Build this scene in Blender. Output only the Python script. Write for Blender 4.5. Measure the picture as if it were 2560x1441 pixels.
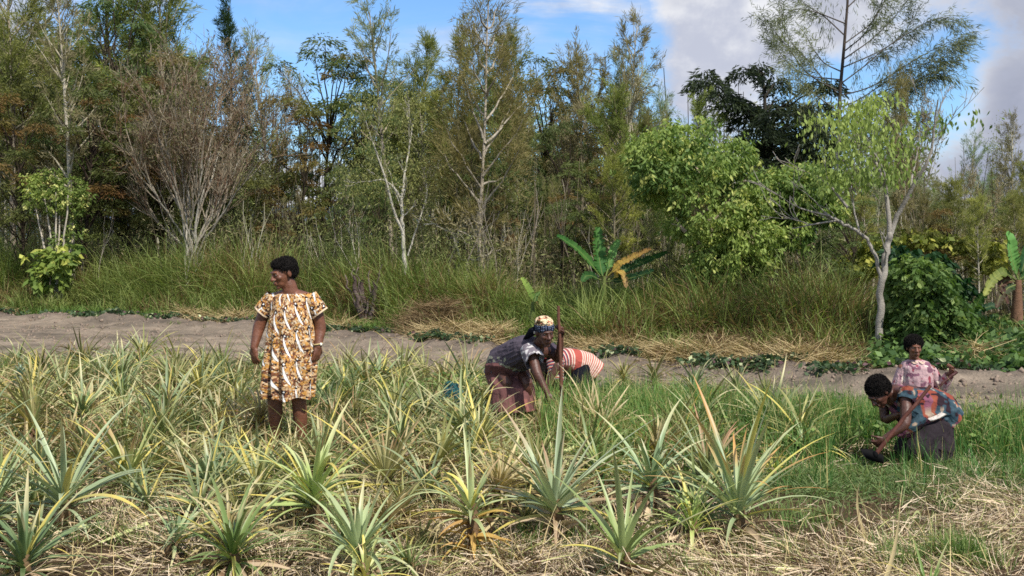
import bpy, math, random
import numpy as np
from mathutils import Vector, Matrix
R = math.radians
scene = bpy.context.scene
for _o in list(bpy.data.objects): bpy.data.objects.remove(_o)

# ------------------------------------------------------------------ camera
H = 1.72            # eye height above the field
F = 2800.0          # focal length in photograph pixels
HZ = 600.0          # row of the horizon
camd = bpy.data.cameras.new("camera"); cam = bpy.data.objects.new("camera", camd)
scene.collection.objects.link(cam); scene.camera = cam
cam.location = (0, 0, H); cam.rotation_euler = (R(90), 0, 0)
camd.sensor_width = 36.0; camd.lens = 36.0 * F / 2560.0
camd.shift_y = -(720.5 - HZ) / 2560.0
camd.clip_start = 0.1; camd.clip_end = 3000

# ------------------------------------------------------------------ light
SUN_EL, SUN_AZ = 50.0, 144.0       # azimuth measured from +Y (view direction) towards +X
sv = Vector((math.sin(R(SUN_AZ)) * math.cos(R(SUN_EL)), math.cos(R(SUN_AZ)) * math.cos(R(SUN_EL)), math.sin(R(SUN_EL))))
sund = bpy.data.lights.new("sun", 'SUN'); sund.energy = 5.0; sund.angle = R(0.55); sund.color = (1.0, 0.955, 0.88)
sun = bpy.data.objects.new("sun", sund); scene.collection.objects.link(sun)
sun.rotation_euler = (-sv).to_track_quat('-Z', 'Y').to_euler(); sun.location = (8, -10, 20)
scene.view_settings.view_transform = 'Standard'; scene.view_settings.look = 'None'
scene.view_settings.exposure = 0.22; scene.view_settings.gamma = 1.0
scene.view_settings.use_curve_mapping = False
scene.cycles.max_bounces = 5; scene.cycles.diffuse_bounces = 3; scene.cycles.transmission_bounces = 3
scene.cycles.glossy_bounces = 2; scene.cycles.transparent_max_bounces = 4
scene.cycles.use_denoising = False
scene.cycles.filter_width = 1.6

class E:
    """arithmetic on node sockets"""
    nt = None
    def __init__(s, v): s.v = v
    @staticmethod
    def m(op, *a, clamp=False):
        n = E.nt.nodes.new('ShaderNodeMath'); n.operation = op; n.use_clamp = clamp
        for i, x in enumerate(a):
            if isinstance(x, E): E.nt.links.new(x.v, n.inputs[i])
            else: n.inputs[i].default_value = x
        return E(n.outputs[0])
    def __add__(s, o): return E.m('ADD', s, o)
    __radd__ = __add__
    def __sub__(s, o): return E.m('SUBTRACT', s, o)
    def __rsub__(s, o): return E.m('SUBTRACT', o, s)
    def __mul__(s, o): return E.m('MULTIPLY', s, o)
    __rmul__ = __mul__
    def __truediv__(s, o): return E.m('DIVIDE', s, o)
def smooth(x, a, b):
    n = E.nt.nodes.new('ShaderNodeMapRange'); n.interpolation_type = 'SMOOTHSTEP'
    E.nt.links.new(x.v, n.inputs[0]); n.inputs[1].default_value = a; n.inputs[2].default_value = b
    return E(n.outputs[0])
def mixc(f, a, b, mode='MIX'):
    n = E.nt.nodes.new('ShaderNodeMix'); n.data_type = 'RGBA'; n.blend_type = mode
    for k, x in ((0, f), (6, a), (7, b)):
        if isinstance(x, E): E.nt.links.new(x.v, n.inputs[k])
        elif k == 0: n.inputs[0].default_value = x
        else: n.inputs[k].default_value = (*x[:3], 1)
    return E(n.outputs[2])
def lin(r, g=None, b=None):
    if g is None: r, g, b = r
    return tuple(((x / 255) / 12.92 if x / 255 <= 0.04045 else ((x / 255 + 0.055) / 1.055) ** 2.4) for x in (r, g, b))

world = bpy.data.worlds.new("World"); scene.world = world; world.use_nodes = True
nt = world.node_tree; E.nt = nt; nt.nodes.clear()
sky = nt.nodes.new('ShaderNodeTexSky'); sky.sky_type = 'NISHITA'; sky.sun_disc = False
sky.sun_elevation = R(SUN_EL); sky.sun_rotation = R(SUN_AZ); sky.air_density = 1.0; sky.dust_density = 0.1; sky.ozone_density = 1.6
tc = nt.nodes.new('ShaderNodeTexCoord'); sep = nt.nodes.new('ShaderNodeSeparateXYZ'); nt.links.new(tc.outputs['Generated'], sep.inputs[0])
dx, dy, dz = E(sep.outputs[0]), E(sep.outputs[1]), E(sep.outputs[2])
AZ = E.m('ARCTAN2', dx, dy); EL = E.m('ARCSINE', dz)
def wnoise(sx, sy, scale, detail, rough=0.55, off=0.0, dist=0.0):
    c = nt.nodes.new('ShaderNodeCombineXYZ')
    for i, x in enumerate((AZ * sx + off, EL * sy, E.m('ADD', 0.0, off))): nt.links.new(x.v, c.inputs[i])
    n = nt.nodes.new('ShaderNodeTexNoise'); nt.links.new(c.outputs[0], n.inputs['Vector'])
    n.inputs['Scale'].default_value = scale; n.inputs['Detail'].default_value = detail
    n.inputs['Roughness'].default_value = rough; n.inputs['Distortion'].default_value = dist
    return E(n.outputs[0])
def blob(px, py, wx, wy):       # a cloud bank at a compass bearing and height above the horizon
    a0 = math.atan((px - 1280) / F); e0 = math.atan((HZ - py) / F)
    u = (AZ - a0) / (wx / F); v = (EL - e0) / (wy / F)
    return E.m('EXPONENT', 0.0 - (u * u + v * v))
n1 = wnoise(1, 1.25, 9, 7, 0.6, 3.1, 0.3); n2 = wnoise(1, 1.6, 3.2, 4, 0.5, 9.4); n3 = wnoise(1, 1.3, 24, 5, 0.6, 5.0)
n4 = wnoise(1, 4.5, 4.5, 6, 0.55, 1.7, 0.5)
dens = (n1 - 0.5) * 2.6 + (n3 - 0.5) * 0.9
for b in ((1790, 60, 190, 190), (1700, 250, 170, 170), (2520, 180, 290, 330), (2130, -260, 420, 150), (1960, 90, 190, 120), (30, 150, 420, 330), (740, 480, 420, 170),
          (2250, 560, 700, 150), (1350, 560, 700, 120)):
    dens = dens + blob(*b) * 1.15
dens = dens - blob(2010, 230, 90, 80) * 0.7 - blob(2370, 270, 70, 110) * 0.9 - blob(2140, 90, 110, 90) * .3 - blob(2440, 120, 50, 70) * .3
dens = dens - blob(900, 190, 560, 210) * 1.6 - blob(1480, 150, 200, 150) * 1.0
# the rest of the sky: broken cloud
dens = dens + smooth(E.m('ABSOLUTE', AZ), 0.5, 1.0) * 0.45 + smooth(EL, 0.3, 0.6) * 0.3
mask = smooth(dens, 0.12, 0.95)
wisp = smooth(n4, 0.40, 0.72) * (blob(1330, -10, 560, 120) * 1.5 + blob(1330, 190, 300, 70) * .6 + blob(560, 30, 200, 110) * .6) * 0.8
mask = E.m('MINIMUM', E.m('MAXIMUM', mask, wisp), 1.0)
thick = smooth(dens, 0.45, 1.25)
body = smooth(n1 * 0.5 + n3 * 0.3 + n2 * .2, 0.40, 0.60)
greyc = mixc(body, lin(124, 131, 154), lin(170, 175, 192))
whitec = mixc(body, lin(184, 189, 205), lin(232, 233, 236))
clc = mixc(E.m('MULTIPLY', thick, smooth(n2 + blob(2480, 150, 260, 330) * 0.35 + blob(1650, 60, 140, 200) * 0.1 - blob(1720, 170, 160, 170) * 0.2 - blob(740, 450, 500, 160) * 0.4, 0.40, 0.60), clamp=True), whitec, greyc)
skyc = mixc(1.0, E(sky.outputs[0]), (0.084, 0.113, 0.146), 'MULTIPLY')
fin = mixc(mask, skyc, clc)
bg = nt.nodes.new('ShaderNodeBackground'); nt.links.new(fin.v, bg.inputs[0]); bg.inputs[1].default_value = 1.0
wo = nt.nodes.new('ShaderNodeOutputWorld'); nt.links.new(bg.outputs[0], wo.inputs[0])

# ------------------------------------------------------------------ helpers
def P(px, py, Y): return np.array([(px - 1280) / F * Y, Y, H - (py - HZ) / F * Y])
def link(o): scene.collection.objects.link(o); return o
def tag(o, label=None, cat=None, group=None, kind=None):
    if label: o["label"] = label
    if cat: o["category"] = cat
    if group: o["group"] = group
    if kind: o["kind"] = kind
    return o
def empty(name, loc, rz=0.0, s=1.0):
    o = link(bpy.data.objects.new(name, None)); o.location = tuple(loc); o.rotation_euler = (0, 0, rz)
    o.scale = (s, s, s) if not isinstance(s, (tuple, list)) else s
    o.empty_display_size = 0.1
    return o
def mesh(name, V, Fc, mat, col=None, smooth=False):
    """V (n,3); Fc: array of equal-sized faces or list of arrays"""
    me = bpy.data.meshes.new(name); V = np.asarray(V, dtype=np.float32)
    Fl = Fc if isinstance(Fc, list) else [Fc]
    Fl = [np.asarray(f, dtype=np.int32) for f in Fl if len(f)]
    nl = sum(f.size for f in Fl); nf = sum(len(f) for f in Fl)
    me.vertices.add(len(V)); me.vertices.foreach_set('co', V.ravel())
    me.loops.add(nl); me.loops.foreach_set('vertex_index', np.concatenate([f.ravel() for f in Fl]))
    tot = np.concatenate([np.full(len(f), f.shape[1], np.int32) for f in Fl])
    me.polygons.add(nf); me.polygons.foreach_set('loop_start', np.concatenate([[0], np.cumsum(tot)[:-1]]).astype(np.int32))
    me.polygons.foreach_set('loop_total', tot)
    if smooth: me.polygons.foreach_set('use_smooth', np.ones(nf, dtype=bool))
    me.update(calc_edges=True)
    if col is not None:
        a = me.color_attributes.new('Col', 'FLOAT_COLOR', 'POINT')
        c4 = np.ones((len(V), 4), np.float32); c4[:, :3] = col
        a.data.foreach_set('color', c4.ravel())
    if mat: me.materials.append(mat)
    return me
def obj(name, me, parent=None, loc=(0, 0, 0)):
    o = link(bpy.data.objects.new(name, me)); o.location = tuple(loc)
    if parent: o.parent = parent
    return o
class MB:
    """collects pieces (verts, faces, colours) into one mesh"""
    def __init__(s): s.V = []; s.F = {}; s.C = []; s.n = 0
    def add(s, V, Fc, C=None):
        V = np.asarray(V, float); Fc = np.asarray(Fc)
        s.V.append(V); s.F.setdefault(Fc.shape[1], []).append(Fc + s.n)
        if C is None: C = (0.5, 0.5, 0.5)
        C = np.asarray(C, float)
        s.C.append(np.broadcast_to(C, (len(V), 3)) if C.ndim == 1 else C); s.n += len(V); return s
    def mesh(s, name, mat, smooth=False):
        return mesh(name, np.concatenate(s.V), [np.concatenate(f) for f in s.F.values()], mat, np.concatenate(s.C), smooth)

def vnoise(p, seed=0):
    p = np.asarray(p, float); i = np.floor(p).astype(np.int64); f = p - i; f = f * f * (3 - 2 * f)
    d = p.shape[1]; out = 0
    for c in range(2 ** d):
        o = [(c >> k) & 1 for k in range(d)]; h = np.full(len(p), seed * 1013 + 12345, np.int64); w = 1
        for k in range(d):
            h = (h ^ ((i[:, k] + o[k]) * (374761393, 668265263, 2147483647 - 58)[k])) & 0xffffffff
            h = (h * 1274126177 + 974711) & 0xffffffff; h ^= h >> 15
            w = w * (f[:, k] if o[k] else 1 - f[:, k])
        h = (h * 2246822519) & 0xffffffff; h ^= h >> 13
        out = out + w * ((h & 0xffff) / 65535.0)
    return out
def fbm(p, seed=0, o=3):
    p = np.asarray(p, float); s = 0; a = 0.5; t = 0
    for k in range(o): s = s + a * vnoise(p * 2 ** k + k * 17.3, seed + k); t += a; a *= 0.5
    return s / t
def cmix(a, b, t):
    t = np.asarray(t)[..., None]; return np.asarray(a) * (1 - t) + np.asarray(b) * t
def unit(v): return v / (np.linalg.norm(v, axis=-1, keepdims=True) + 1e-9)

def tube(pts, rad, sides=6, col=(0.3, 0.3, 0.3)):
    pts = np.asarray(pts, float); n = len(pts); rad = np.broadcast_to(rad, n)
    t = unit(np.gradient(pts, axis=0)); ref = np.array([0.0, 1, 0]) if abs(t[0, 1]) < 0.8 else np.array([1.0, 0, 0])
    u = unit(np.cross(t, ref)); v = np.cross(t, u); a = np.linspace(0, 2 * np.pi, sides, endpoint=False)
    V = (pts[:, None] + rad[:, None, None] * (np.cos(a)[None, :, None] * u[:, None] + np.sin(a)[None, :, None] * v[:, None])).reshape(-1, 3)
    i = np.arange(n - 1)[:, None] * sides; j = np.arange(sides)[None]
    Fc = np.stack([i + j, i + (j + 1) % sides, i + sides + (j + 1) % sides, i + sides + j], -1).reshape(-1, 4)
    C = np.repeat(np.asarray(col, float), sides, 0) if np.ndim(col) == 2 else col
    return V, Fc, C
def blades(rng, base, az, lean, droop, L, w, seg=5, c0=(0.1, .15, .05), c1=(.1, .15, .05), gut=0.0, pw=2.0, twist=0.0, cj=0.0, tipw=0.0):
    """strips that leave BASE leaning LEAN from the vertical towards AZ and bend by DROOP along their length"""
    n = len(base); az, lean, droop, L, w = [np.broadcast_to(x, n).astype(float) for x in (az, lean, droop, L, w)]
    t = np.linspace(0, 1, seg + 1); th = lean[:, None] + droop[:, None] * t[None] ** 1.3
    thm = (th[:, 1:] + th[:, :-1]) / 2; ds = (L / seg)[:, None]
    z0 = np.zeros((n, 1)); r = np.concatenate([z0, np.cumsum(np.sin(thm) * ds, 1)], 1); z = np.concatenate([z0, np.cumsum(np.cos(thm) * ds, 1)], 1)
    ca, sa = np.cos(az)[:, None], np.sin(az)[:, None]
    ctr = base[:, None] + np.stack([r * ca, r * sa, z], -1)
    side = np.stack([-sa + 0 * r, ca + 0 * r, 0 * r], -1)
    nrm = np.stack([-np.cos(th) * ca, -np.cos(th) * sa, np.sin(th)], -1)
    if twist is not None:
        tw = np.broadcast_to(twist, n)[:, None, None]; side = side * np.cos(tw) + nrm * np.sin(tw)
    ww = (w[:, None] * (np.maximum(1 - t ** pw, tipw))[None])[..., None] / 2
    k = 3 if gut else 2
    cols = [ctr - side * ww, ctr + side * ww] if not gut else [ctr - side * ww + nrm * ww * gut, ctr, ctr + side * ww + nrm * ww * gut]
    V = np.stack(cols, 2).reshape(-1, 3)
    b = (np.arange(n) * (seg + 1) * k)[:, None, None] + (np.arange(seg) * k)[None, :, None] + np.arange(k - 1)[None, None]
    Fc = np.stack([b, b + 1, b + k + 1, b + k], -1).reshape(-1, 4)
    c0 = np.broadcast_to(c0, (n, 3)); c1 = np.broadcast_to(c1, (n, 3))
    C = c0[:, None] * (1 - t)[None, :, None] + c1[:, None] * t[None, :, None]
    if cj: C = C * (1 + rng.uniform(-cj, cj, (n, 1, 1)))
    return V, Fc, np.repeat(C.reshape(-1, 3), k, 0)
def leaves(rng, p, d, L, w, col, cj=0.15, fold=0.0):
    """diamond leaves at p, pointing along d"""
    n = len(p); d = unit(d + 1e-6); s = unit(np.cross(d, rng.normal(size=(n, 3)))); L = np.broadcast_to(L, n)[:, None]; w = np.broadcast_to(w, n)[:, None]
    m = p + d * L * 0.45
    V = np.stack([p, m + s * w / 2, p + d * L, m - s * w / 2], 1).reshape(-1, 3)
    Fc = np.arange(4 * n).reshape(n, 4); C = np.broadcast_to(col, (n, 3)) * (1 + rng.uniform(-cj, cj, (n, 1)))
    return V, Fc, np.repeat(C, 4, 0)

def new_mat(name):
    m = bpy.data.materials.new(name); m.use_nodes = True; E.nt = m.node_tree; m.node_tree.nodes.clear(); return m, m.node_tree
def attr_mat(name, trans=0.0, rough=0.8, spec=0.2, vary=0.0, tcol=(1.0, 1.05, 0.6), noise=None, bump=0.0, bscale=60):
    """colour comes from the leaf/bark colour attribute of the mesh, with a little variation from thing to thing"""
    m, t = new_mat(name); a = t.nodes.new('ShaderNodeAttribute'); a.attribute_name = 'Col'; c = E(a.outputs[0])
    if vary:
        oi = t.nodes.new('ShaderNodeObjectInfo'); rnd = E(oi.outputs['Random'])
        hs = t.nodes.new('ShaderNodeHueSaturation'); t.links.new(c.v, hs.inputs['Color'])
        t.links.new((rnd * (2 * vary * 0.14) + (0.5 - vary * .14)).v, hs.inputs['Hue'])
        t.links.new((E.m('FRACT', rnd * 7.31) * (2 * vary) + (1 - vary)).v, hs.inputs['Value'])
        c = E(hs.outputs[0])
    if noise:
        tn = t.nodes.new('ShaderNodeTexNoise'); tn.inputs['Scale'].default_value = noise[0]; tn.inputs['Detail'].default_value = 5
        cc = t.nodes.new('ShaderNodeTexCoord'); t.links.new(cc.outputs['Object'], tn.inputs['Vector'])
        f = E(tn.outputs[0]) * (2 * noise[1]) + (1 - noise[1])
        cx = t.nodes.new('ShaderNodeCombineXYZ'); [t.links.new(f.v, cx.inputs[i]) for i in range(3)]
        c = mixc(1.0, c, E(cx.outputs[0]), 'MULTIPLY')
    pb = t.nodes.new('ShaderNodeBsdfPrincipled'); t.links.new(c.v, pb.inputs['Base Color'])
    pb.inputs['Roughness'].default_value = rough; pb.inputs['Specular IOR Level'].default_value = spec
    if bump:
        tb = t.nodes.new('ShaderNodeTexNoise'); tb.inputs['Scale'].default_value = bscale; tb.inputs['Detail'].default_value = 6
        cc = t.nodes.new('ShaderNodeTexCoord'); t.links.new(cc.outputs['Object'], tb.inputs['Vector'])
        bp = t.nodes.new('ShaderNodeBump'); bp.inputs['Distance'].default_value = bump; t.links.new(tb.outputs[0], bp.inputs['Height']); t.links.new(bp.outputs[0], pb.inputs['Normal'])
    out = t.nodes.new('ShaderNodeOutputMaterial'); sh = pb.outputs[0]
    if trans:
        tr = t.nodes.new('ShaderNodeBsdfTranslucent'); t.links.new(mixc(1.0, c, tcol, 'MULTIPLY').v, tr.inputs[0])
        mx = t.nodes.new('ShaderNodeMixShader'); mx.inputs[0].default_value = trans
        t.links.new(sh, mx.inputs[1]); t.links.new(tr.outputs[0], mx.inputs[2]); sh = mx.outputs[0]
    t.links.new(sh, out.inputs[0]); return m
M_LEAF = attr_mat('leaf', 0.4, 0.6, 0.3, vary=0.12)
M_NEEDLE = attr_mat('needle_foliage', 0.42, 0.8, 0.1, vary=0.2)
M_BARK = attr_mat('bark', 0, 0.9, 0.1, vary=0.12, noise=(13, 0.6), bump=0.01)
M_PINE = attr_mat('pineapple_leaf', 0.2, 0.42, 0.4, vary=0.06)
M_DRY = attr_mat('dry_leaf', 0.2, 0.85, 0.1)
M_GRASS = attr_mat('grass_blade', 0.35, 0.6, 0.25)
M_FLAT = attr_mat('plain_attr', 0, 0.8, 0.15)

# ------------------------------------------------------------------ ground
_bx = np.array([-40, -11.6, -8.6, -4.5, -1.9, .13, 2.3, 4.3, 6.5, 12]); _by = np.array([31, 25.3, 24, 21.9, 19.6, 17.8, 15.5, 14.6, 14.2, 13.5])
_fx = np.array([-40, -6.7, -3.4, -.4, 1.4, 2.9, 4.7, 12]); _fy = np.array([17, 14.9, 14.4, 12.9, 11.8, 10.9, 10.1, 9.4])
def Yb(x): return np.interp(x, _bx, _by)      # foot of the overgrown bank
def Yf(x): return np.interp(x, _fx, _fy)      # far edge of the planted field
def gz(x, y):
    x = np.atleast_1d(np.asarray(x, float)); y = np.atleast_1d(np.asarray(y, float)); q = np.stack([x, y], -1)
    z = (fbm(q * 0.9, 3, 3) - 0.5) * 0.10
    b, f = Yb(x), Yf(x); s = (y - f) / (b - f)
    soil = np.clip((s - 0.02) * 9, 0, 1) * np.clip((b + .6 - y) * 2, 0, 1)
    lump = fbm(q * np.array([2.1, 1.1]) + 5, 8, 4) - 0.42
    ridge = np.exp(-((y - (b - 1.0)) / 0.7) ** 2)
    z = z + soil * (lump * 0.26 * (0.25 + ridge) + ridge * 0.09)
    z = z + np.clip((y - b - 0.3) / 3, 0, 1) * 0.25
    return z
def gz1(x, y): return float(gz(x, y)[0])
def build_ground():
    xs = np.concatenate([np.linspace(-300, -16, 30), np.arange(-15.9, 16, 0.055), np.linspace(16.2, 300, 30)])
    ys = np.concatenate([np.linspace(-60, 4, 12), np.arange(4.3, 30, 0.07), np.linspace(30.5, 90, 60), np.linspace(100, 900, 20)])
    X, Y = np.meshgrid(xs, ys); z = gz(X.ravel(), Y.ravel())
    q = np.stack([X.ravel(), Y.ravel()], -1); near = (np.abs(q[:, 0]) < 16) & (q[:, 1] < 30) & (q[:, 1] > 4)
    z = z + near * ((fbm(q * 6, 21, 3) - .5) * 0.07 + (np.abs(fbm(q * np.array([3.0, 7.0]), 25, 3) - .5)) * .05)
    V = np.stack([X.ravel(), Y.ravel(), z], -1); nx = len(xs); i = np.arange(len(ys) - 1)[:, None] * nx; j = np.arange(nx - 1)[None]
    Fc = np.stack([i + j, i + j + 1, i + nx + j + 1, i + nx + j], -1).reshape(-1, 4)
    b, f = Yb(V[:, 0]), Yf(V[:, 0]); y = V[:, 1]
    s = np.clip((y - f + 0.2) * 2.5, 0, 1) * np.clip((b + 0.2 - y) * 2, 0, 1)
    big = fbm(q * 0.8, 5, 3)
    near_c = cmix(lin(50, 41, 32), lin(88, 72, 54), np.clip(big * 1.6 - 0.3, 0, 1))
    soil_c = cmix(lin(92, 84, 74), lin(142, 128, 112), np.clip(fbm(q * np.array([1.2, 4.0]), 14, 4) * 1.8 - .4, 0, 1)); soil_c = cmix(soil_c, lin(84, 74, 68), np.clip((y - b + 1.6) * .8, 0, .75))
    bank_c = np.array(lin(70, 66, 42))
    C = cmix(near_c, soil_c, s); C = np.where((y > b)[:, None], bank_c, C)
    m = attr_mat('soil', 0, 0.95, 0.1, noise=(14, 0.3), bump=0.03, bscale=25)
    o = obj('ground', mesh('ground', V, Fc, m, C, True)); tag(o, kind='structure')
build_ground()
def build_hills():
    rng = np.random.default_rng(3); x = np.linspace(-420, 420, 160)
    top = 8 + 22 * fbm(np.stack([x / 60, x * 0], -1), 4, 4); V = []
    for k, (dy, fz) in enumerate(((0, 0), (30, .5), (70, 1.0), (160, 0.9), (260, 0))):
        V.append(np.stack([x, 520 + dy + 0 * x, top * fz - 0.5], -1))
    V = np.concatenate(V); n = len(x); i = np.arange(4)[:, None] * n; j = np.arange(n - 1)[None]
    Fc = np.stack([i + j, i + j + 1, i + n + j + 1, i + n + j], -1).reshape(-1, 4)
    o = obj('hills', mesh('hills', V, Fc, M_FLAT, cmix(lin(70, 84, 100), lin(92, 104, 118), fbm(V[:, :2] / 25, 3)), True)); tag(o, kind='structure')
build_hills()
# ------------------------------------------------------------------ tree builders
OLIVE, OLIVE2 = lin(152, 154, 92), lin(108, 118, 66)
BROWN, RUST = lin(148, 140, 98), lin(132, 96, 58)
GREY = lin(156, 166, 130); DARK = lin(72, 88, 52); DARK2 = lin(108, 124, 70)
PALE = lin(176, 168, 150); TRUNK = lin(126, 116, 98); DTRUNK = lin(58, 50, 42)
def path(rng, p, d, L, n=6, bend=(0, 0, 0), wob=0.06):
    p = np.asarray(p, float); d = unit(np.asarray(d, float)); pts = [p]; bend = np.asarray(bend, float)
    for i in range(n):
        d = unit(d + bend / n + rng.normal(0, wob, 3)); pts.append(pts[-1] + d * L / n)
    return np.array(pts)
def along(pts, f):
    x = f * (len(pts) - 1); i = min(int(x), len(pts) - 2); t = x - i
    return pts[i] * (1 - t) + pts[i + 1] * t, unit(pts[i + 1] - pts[i])
def plume(rng, mb, at, d, per, L, w, spread, droop, ca, cb, fine=True):
    """needle plumes: PER blades from each point of AT"""
    at = np.repeat(np.asarray(at), per, 0); d = np.repeat(np.asarray(d), per, 0); n = len(at)
    dd = unit(d + rng.normal(0, spread, (n, 3)) + np.array([0, 0, -droop]))
    at = at + unit(d) * rng.uniform(-.5, .5, (n, 1)) * L + rng.normal(0, L * .18, (n, 3))
    t = np.clip(fbm(at * 1.1, 7, 2) * 2.2 - 0.6 + rng.normal(0, .12, n), 0, 1)
    mb.add(*leaves(rng, at, dd, L * rng.uniform(.6, 1.3, n), w, cmix(ca, cb, t), .2))
def sheoak(seed, Ht=8.0, W=2.6, nb=46, per=11, ca=OLIVE2, cb=OLIVE, tc=TRUNK, droop=0.1, hb=0.22, sparse=1.0, peak=0.45, ang=(62, 28), L=.2, nw=.02):
    rng = np.random.default_rng(seed); tr = MB(); cr = MB()
    tp = path(rng, (0, 0, -.15), (rng.normal(0, .03), rng.normal(0, .03), 1), Ht * 1.0, 12, wob=.022)
    tp[:, 2] *= Ht / tp[-1, 2]
    tr.add(*tube(tp, np.linspace(.010 * Ht + .01, .012, 13), 7, tc))
    A = []; D = []
    for i in range(nb):
        f = hb + (0.985 - hb) * ((i + rng.uniform()) / nb) ** 0.9; g = (f - hb) / (1 - hb)
        prof = (g / peak) ** 0.6 * 0.6 + 0.4 if g < peak else max(0.12, 1 - ((g - peak) / (1 - peak)) ** 1.35)
        a = R(ang[0] + (ang[1] - ang[0]) * g + rng.normal(0, 7)); az = rng.uniform(0, 2 * np.pi)
        Lb = W / 2 * prof * rng.uniform(.55, 1.2) / math.sin(a) * 1.0
        p, _ = along(tp, f); d = np.array([math.cos(az) * math.sin(a), math.sin(az) * math.sin(a), math.cos(a)])
        bp = path(rng, p, d, Lb, 6, (0, 0, .35), .07)
        tr.add(*tube(bp, np.linspace(.007 * Ht * (1 - f) + .012, .005, 7), 4, cmix(tc, BROWN, .3)))
        nt_ = max(3, int(Lb / .14 * sparse))
        for k in range(nt_):
            q, dq = along(bp, rng.uniform(.22, 1.0)); dt = unit(dq + rng.normal(0, .55, 3) + (0, 0, .1))
            Lt = rng.uniform(.15, .5)
            for s in (.3, .65, 1.0): A.append(q + dt * Lt * s); D.append(dt)
    A = np.array(A); D = np.array(D)
    keep = fbm(A * 1.7, seed, 2) > 0.36; A, D = A[keep], D[keep]
    plume(rng, cr, A, D, per, L, nw, .42, droop, ca, cb)
    return tr.mesh('trunk', M_BARK, True), cr.mesh('crown', M_NEEDLE)
def limbs(rng, p, d, L, r, depth, out, spread=.55, up=.25, nc=(2, 3), fall=.72, wob=.07, flat=1.0):
    pts = path(rng, p, d, L, 5, (0, 0, up), wob); out.append((pts, np.linspace(r, r * .62, 6), depth))
    if depth == 0: return
    for k in range(rng.integers(nc[0], nc[1] + 1)):
        q, dq = along(pts, 1.0 if k == 0 else rng.uniform(.45, 1)); v = rng.normal(0, 1, 3); v[2] *= flat
        limbs(rng, q, dq + unit(v) * spread, L * fall * rng.uniform(.75, 1.15), r * (.62 if k == 0 else .5), depth - 1, out, spread, up, nc, fall, wob, flat)
def layered(seed, Ht=7.0, W=4.5, npad=26, ca=DARK, cb=DARK2, tc=DTRUNK, rust=0.0, hb=.35, per=330, pr=.62):
    """an umbrella tree: foliage in flat drooping layers"""
    rng = np.random.default_rng(seed); tr = MB(); cr = MB()
    tp = path(rng, (0, 0, -.15), (.05, 0, 1), Ht * .62, 8, wob=.05); tr.add(*tube(tp, np.linspace(.012 * Ht + .01, .035, 9), 7, tc))
    for i in range(npad):
        g = (i + .5) / npad; z = Ht * (hb + (1 - hb) * g); rad = W / 2 * math.sqrt(max(.06, 1 - (max(0, g - .45) / .58) ** 2)) * rng.uniform(.3, 1.0); az = rng.uniform(0, 2 * np.pi)
        c = np.array([math.cos(az) * rad, math.sin(az) * rad, z]); s, _ = along(tp, min(1, max(.25, (z - rad * .5) / (Ht * .62) - .1)))
        mid = s * .45 + c * .55 + np.array([0, 0, .06 * Ht * rng.uniform(.2, 1)]); t = np.linspace(0, 1, 8)[:, None]
        bp = (1 - t) ** 2 * s + 2 * t * (1 - t) * mid + t ** 2 * c + rng.normal(0, .03, (8, 3)); tr.add(*tube(bp, np.linspace(.035, .01, 8), 5, tc))
        n = per; r = np.sqrt(rng.uniform(0, 1, n)) * pr * rng.uniform(.7, 1.3); a = rng.uniform(0, 2 * np.pi, n)
        q = c + np.stack([np.cos(a) * r, np.sin(a) * r, rng.normal(0, .07, n) - (r / pr) ** 2 * .2 + .08], -1)
        q = q[fbm(q * 2.4, seed + i, 2) > .38]; n = len(q); a = np.arctan2(q[:, 1] - c[1], q[:, 0] - c[0]) + rng.normal(0, .5, n)
        d = np.stack([np.cos(a), np.sin(a), rng.uniform(-1.0, .15, n)], -1)
        cc = cmix(ca, cb, np.clip(rng.normal(.5, .3, n), 0, 1))
        if rng.uniform() < rust: cc = cmix(cc, RUST, rng.uniform(.3, .85))
        cr.add(*leaves(rng, q, d, rng.uniform(.12, .24, n), .035, cc, .2))
    return tr.mesh('trunk', M_BARK, True), cr.mesh('crown', M_LEAF)
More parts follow.
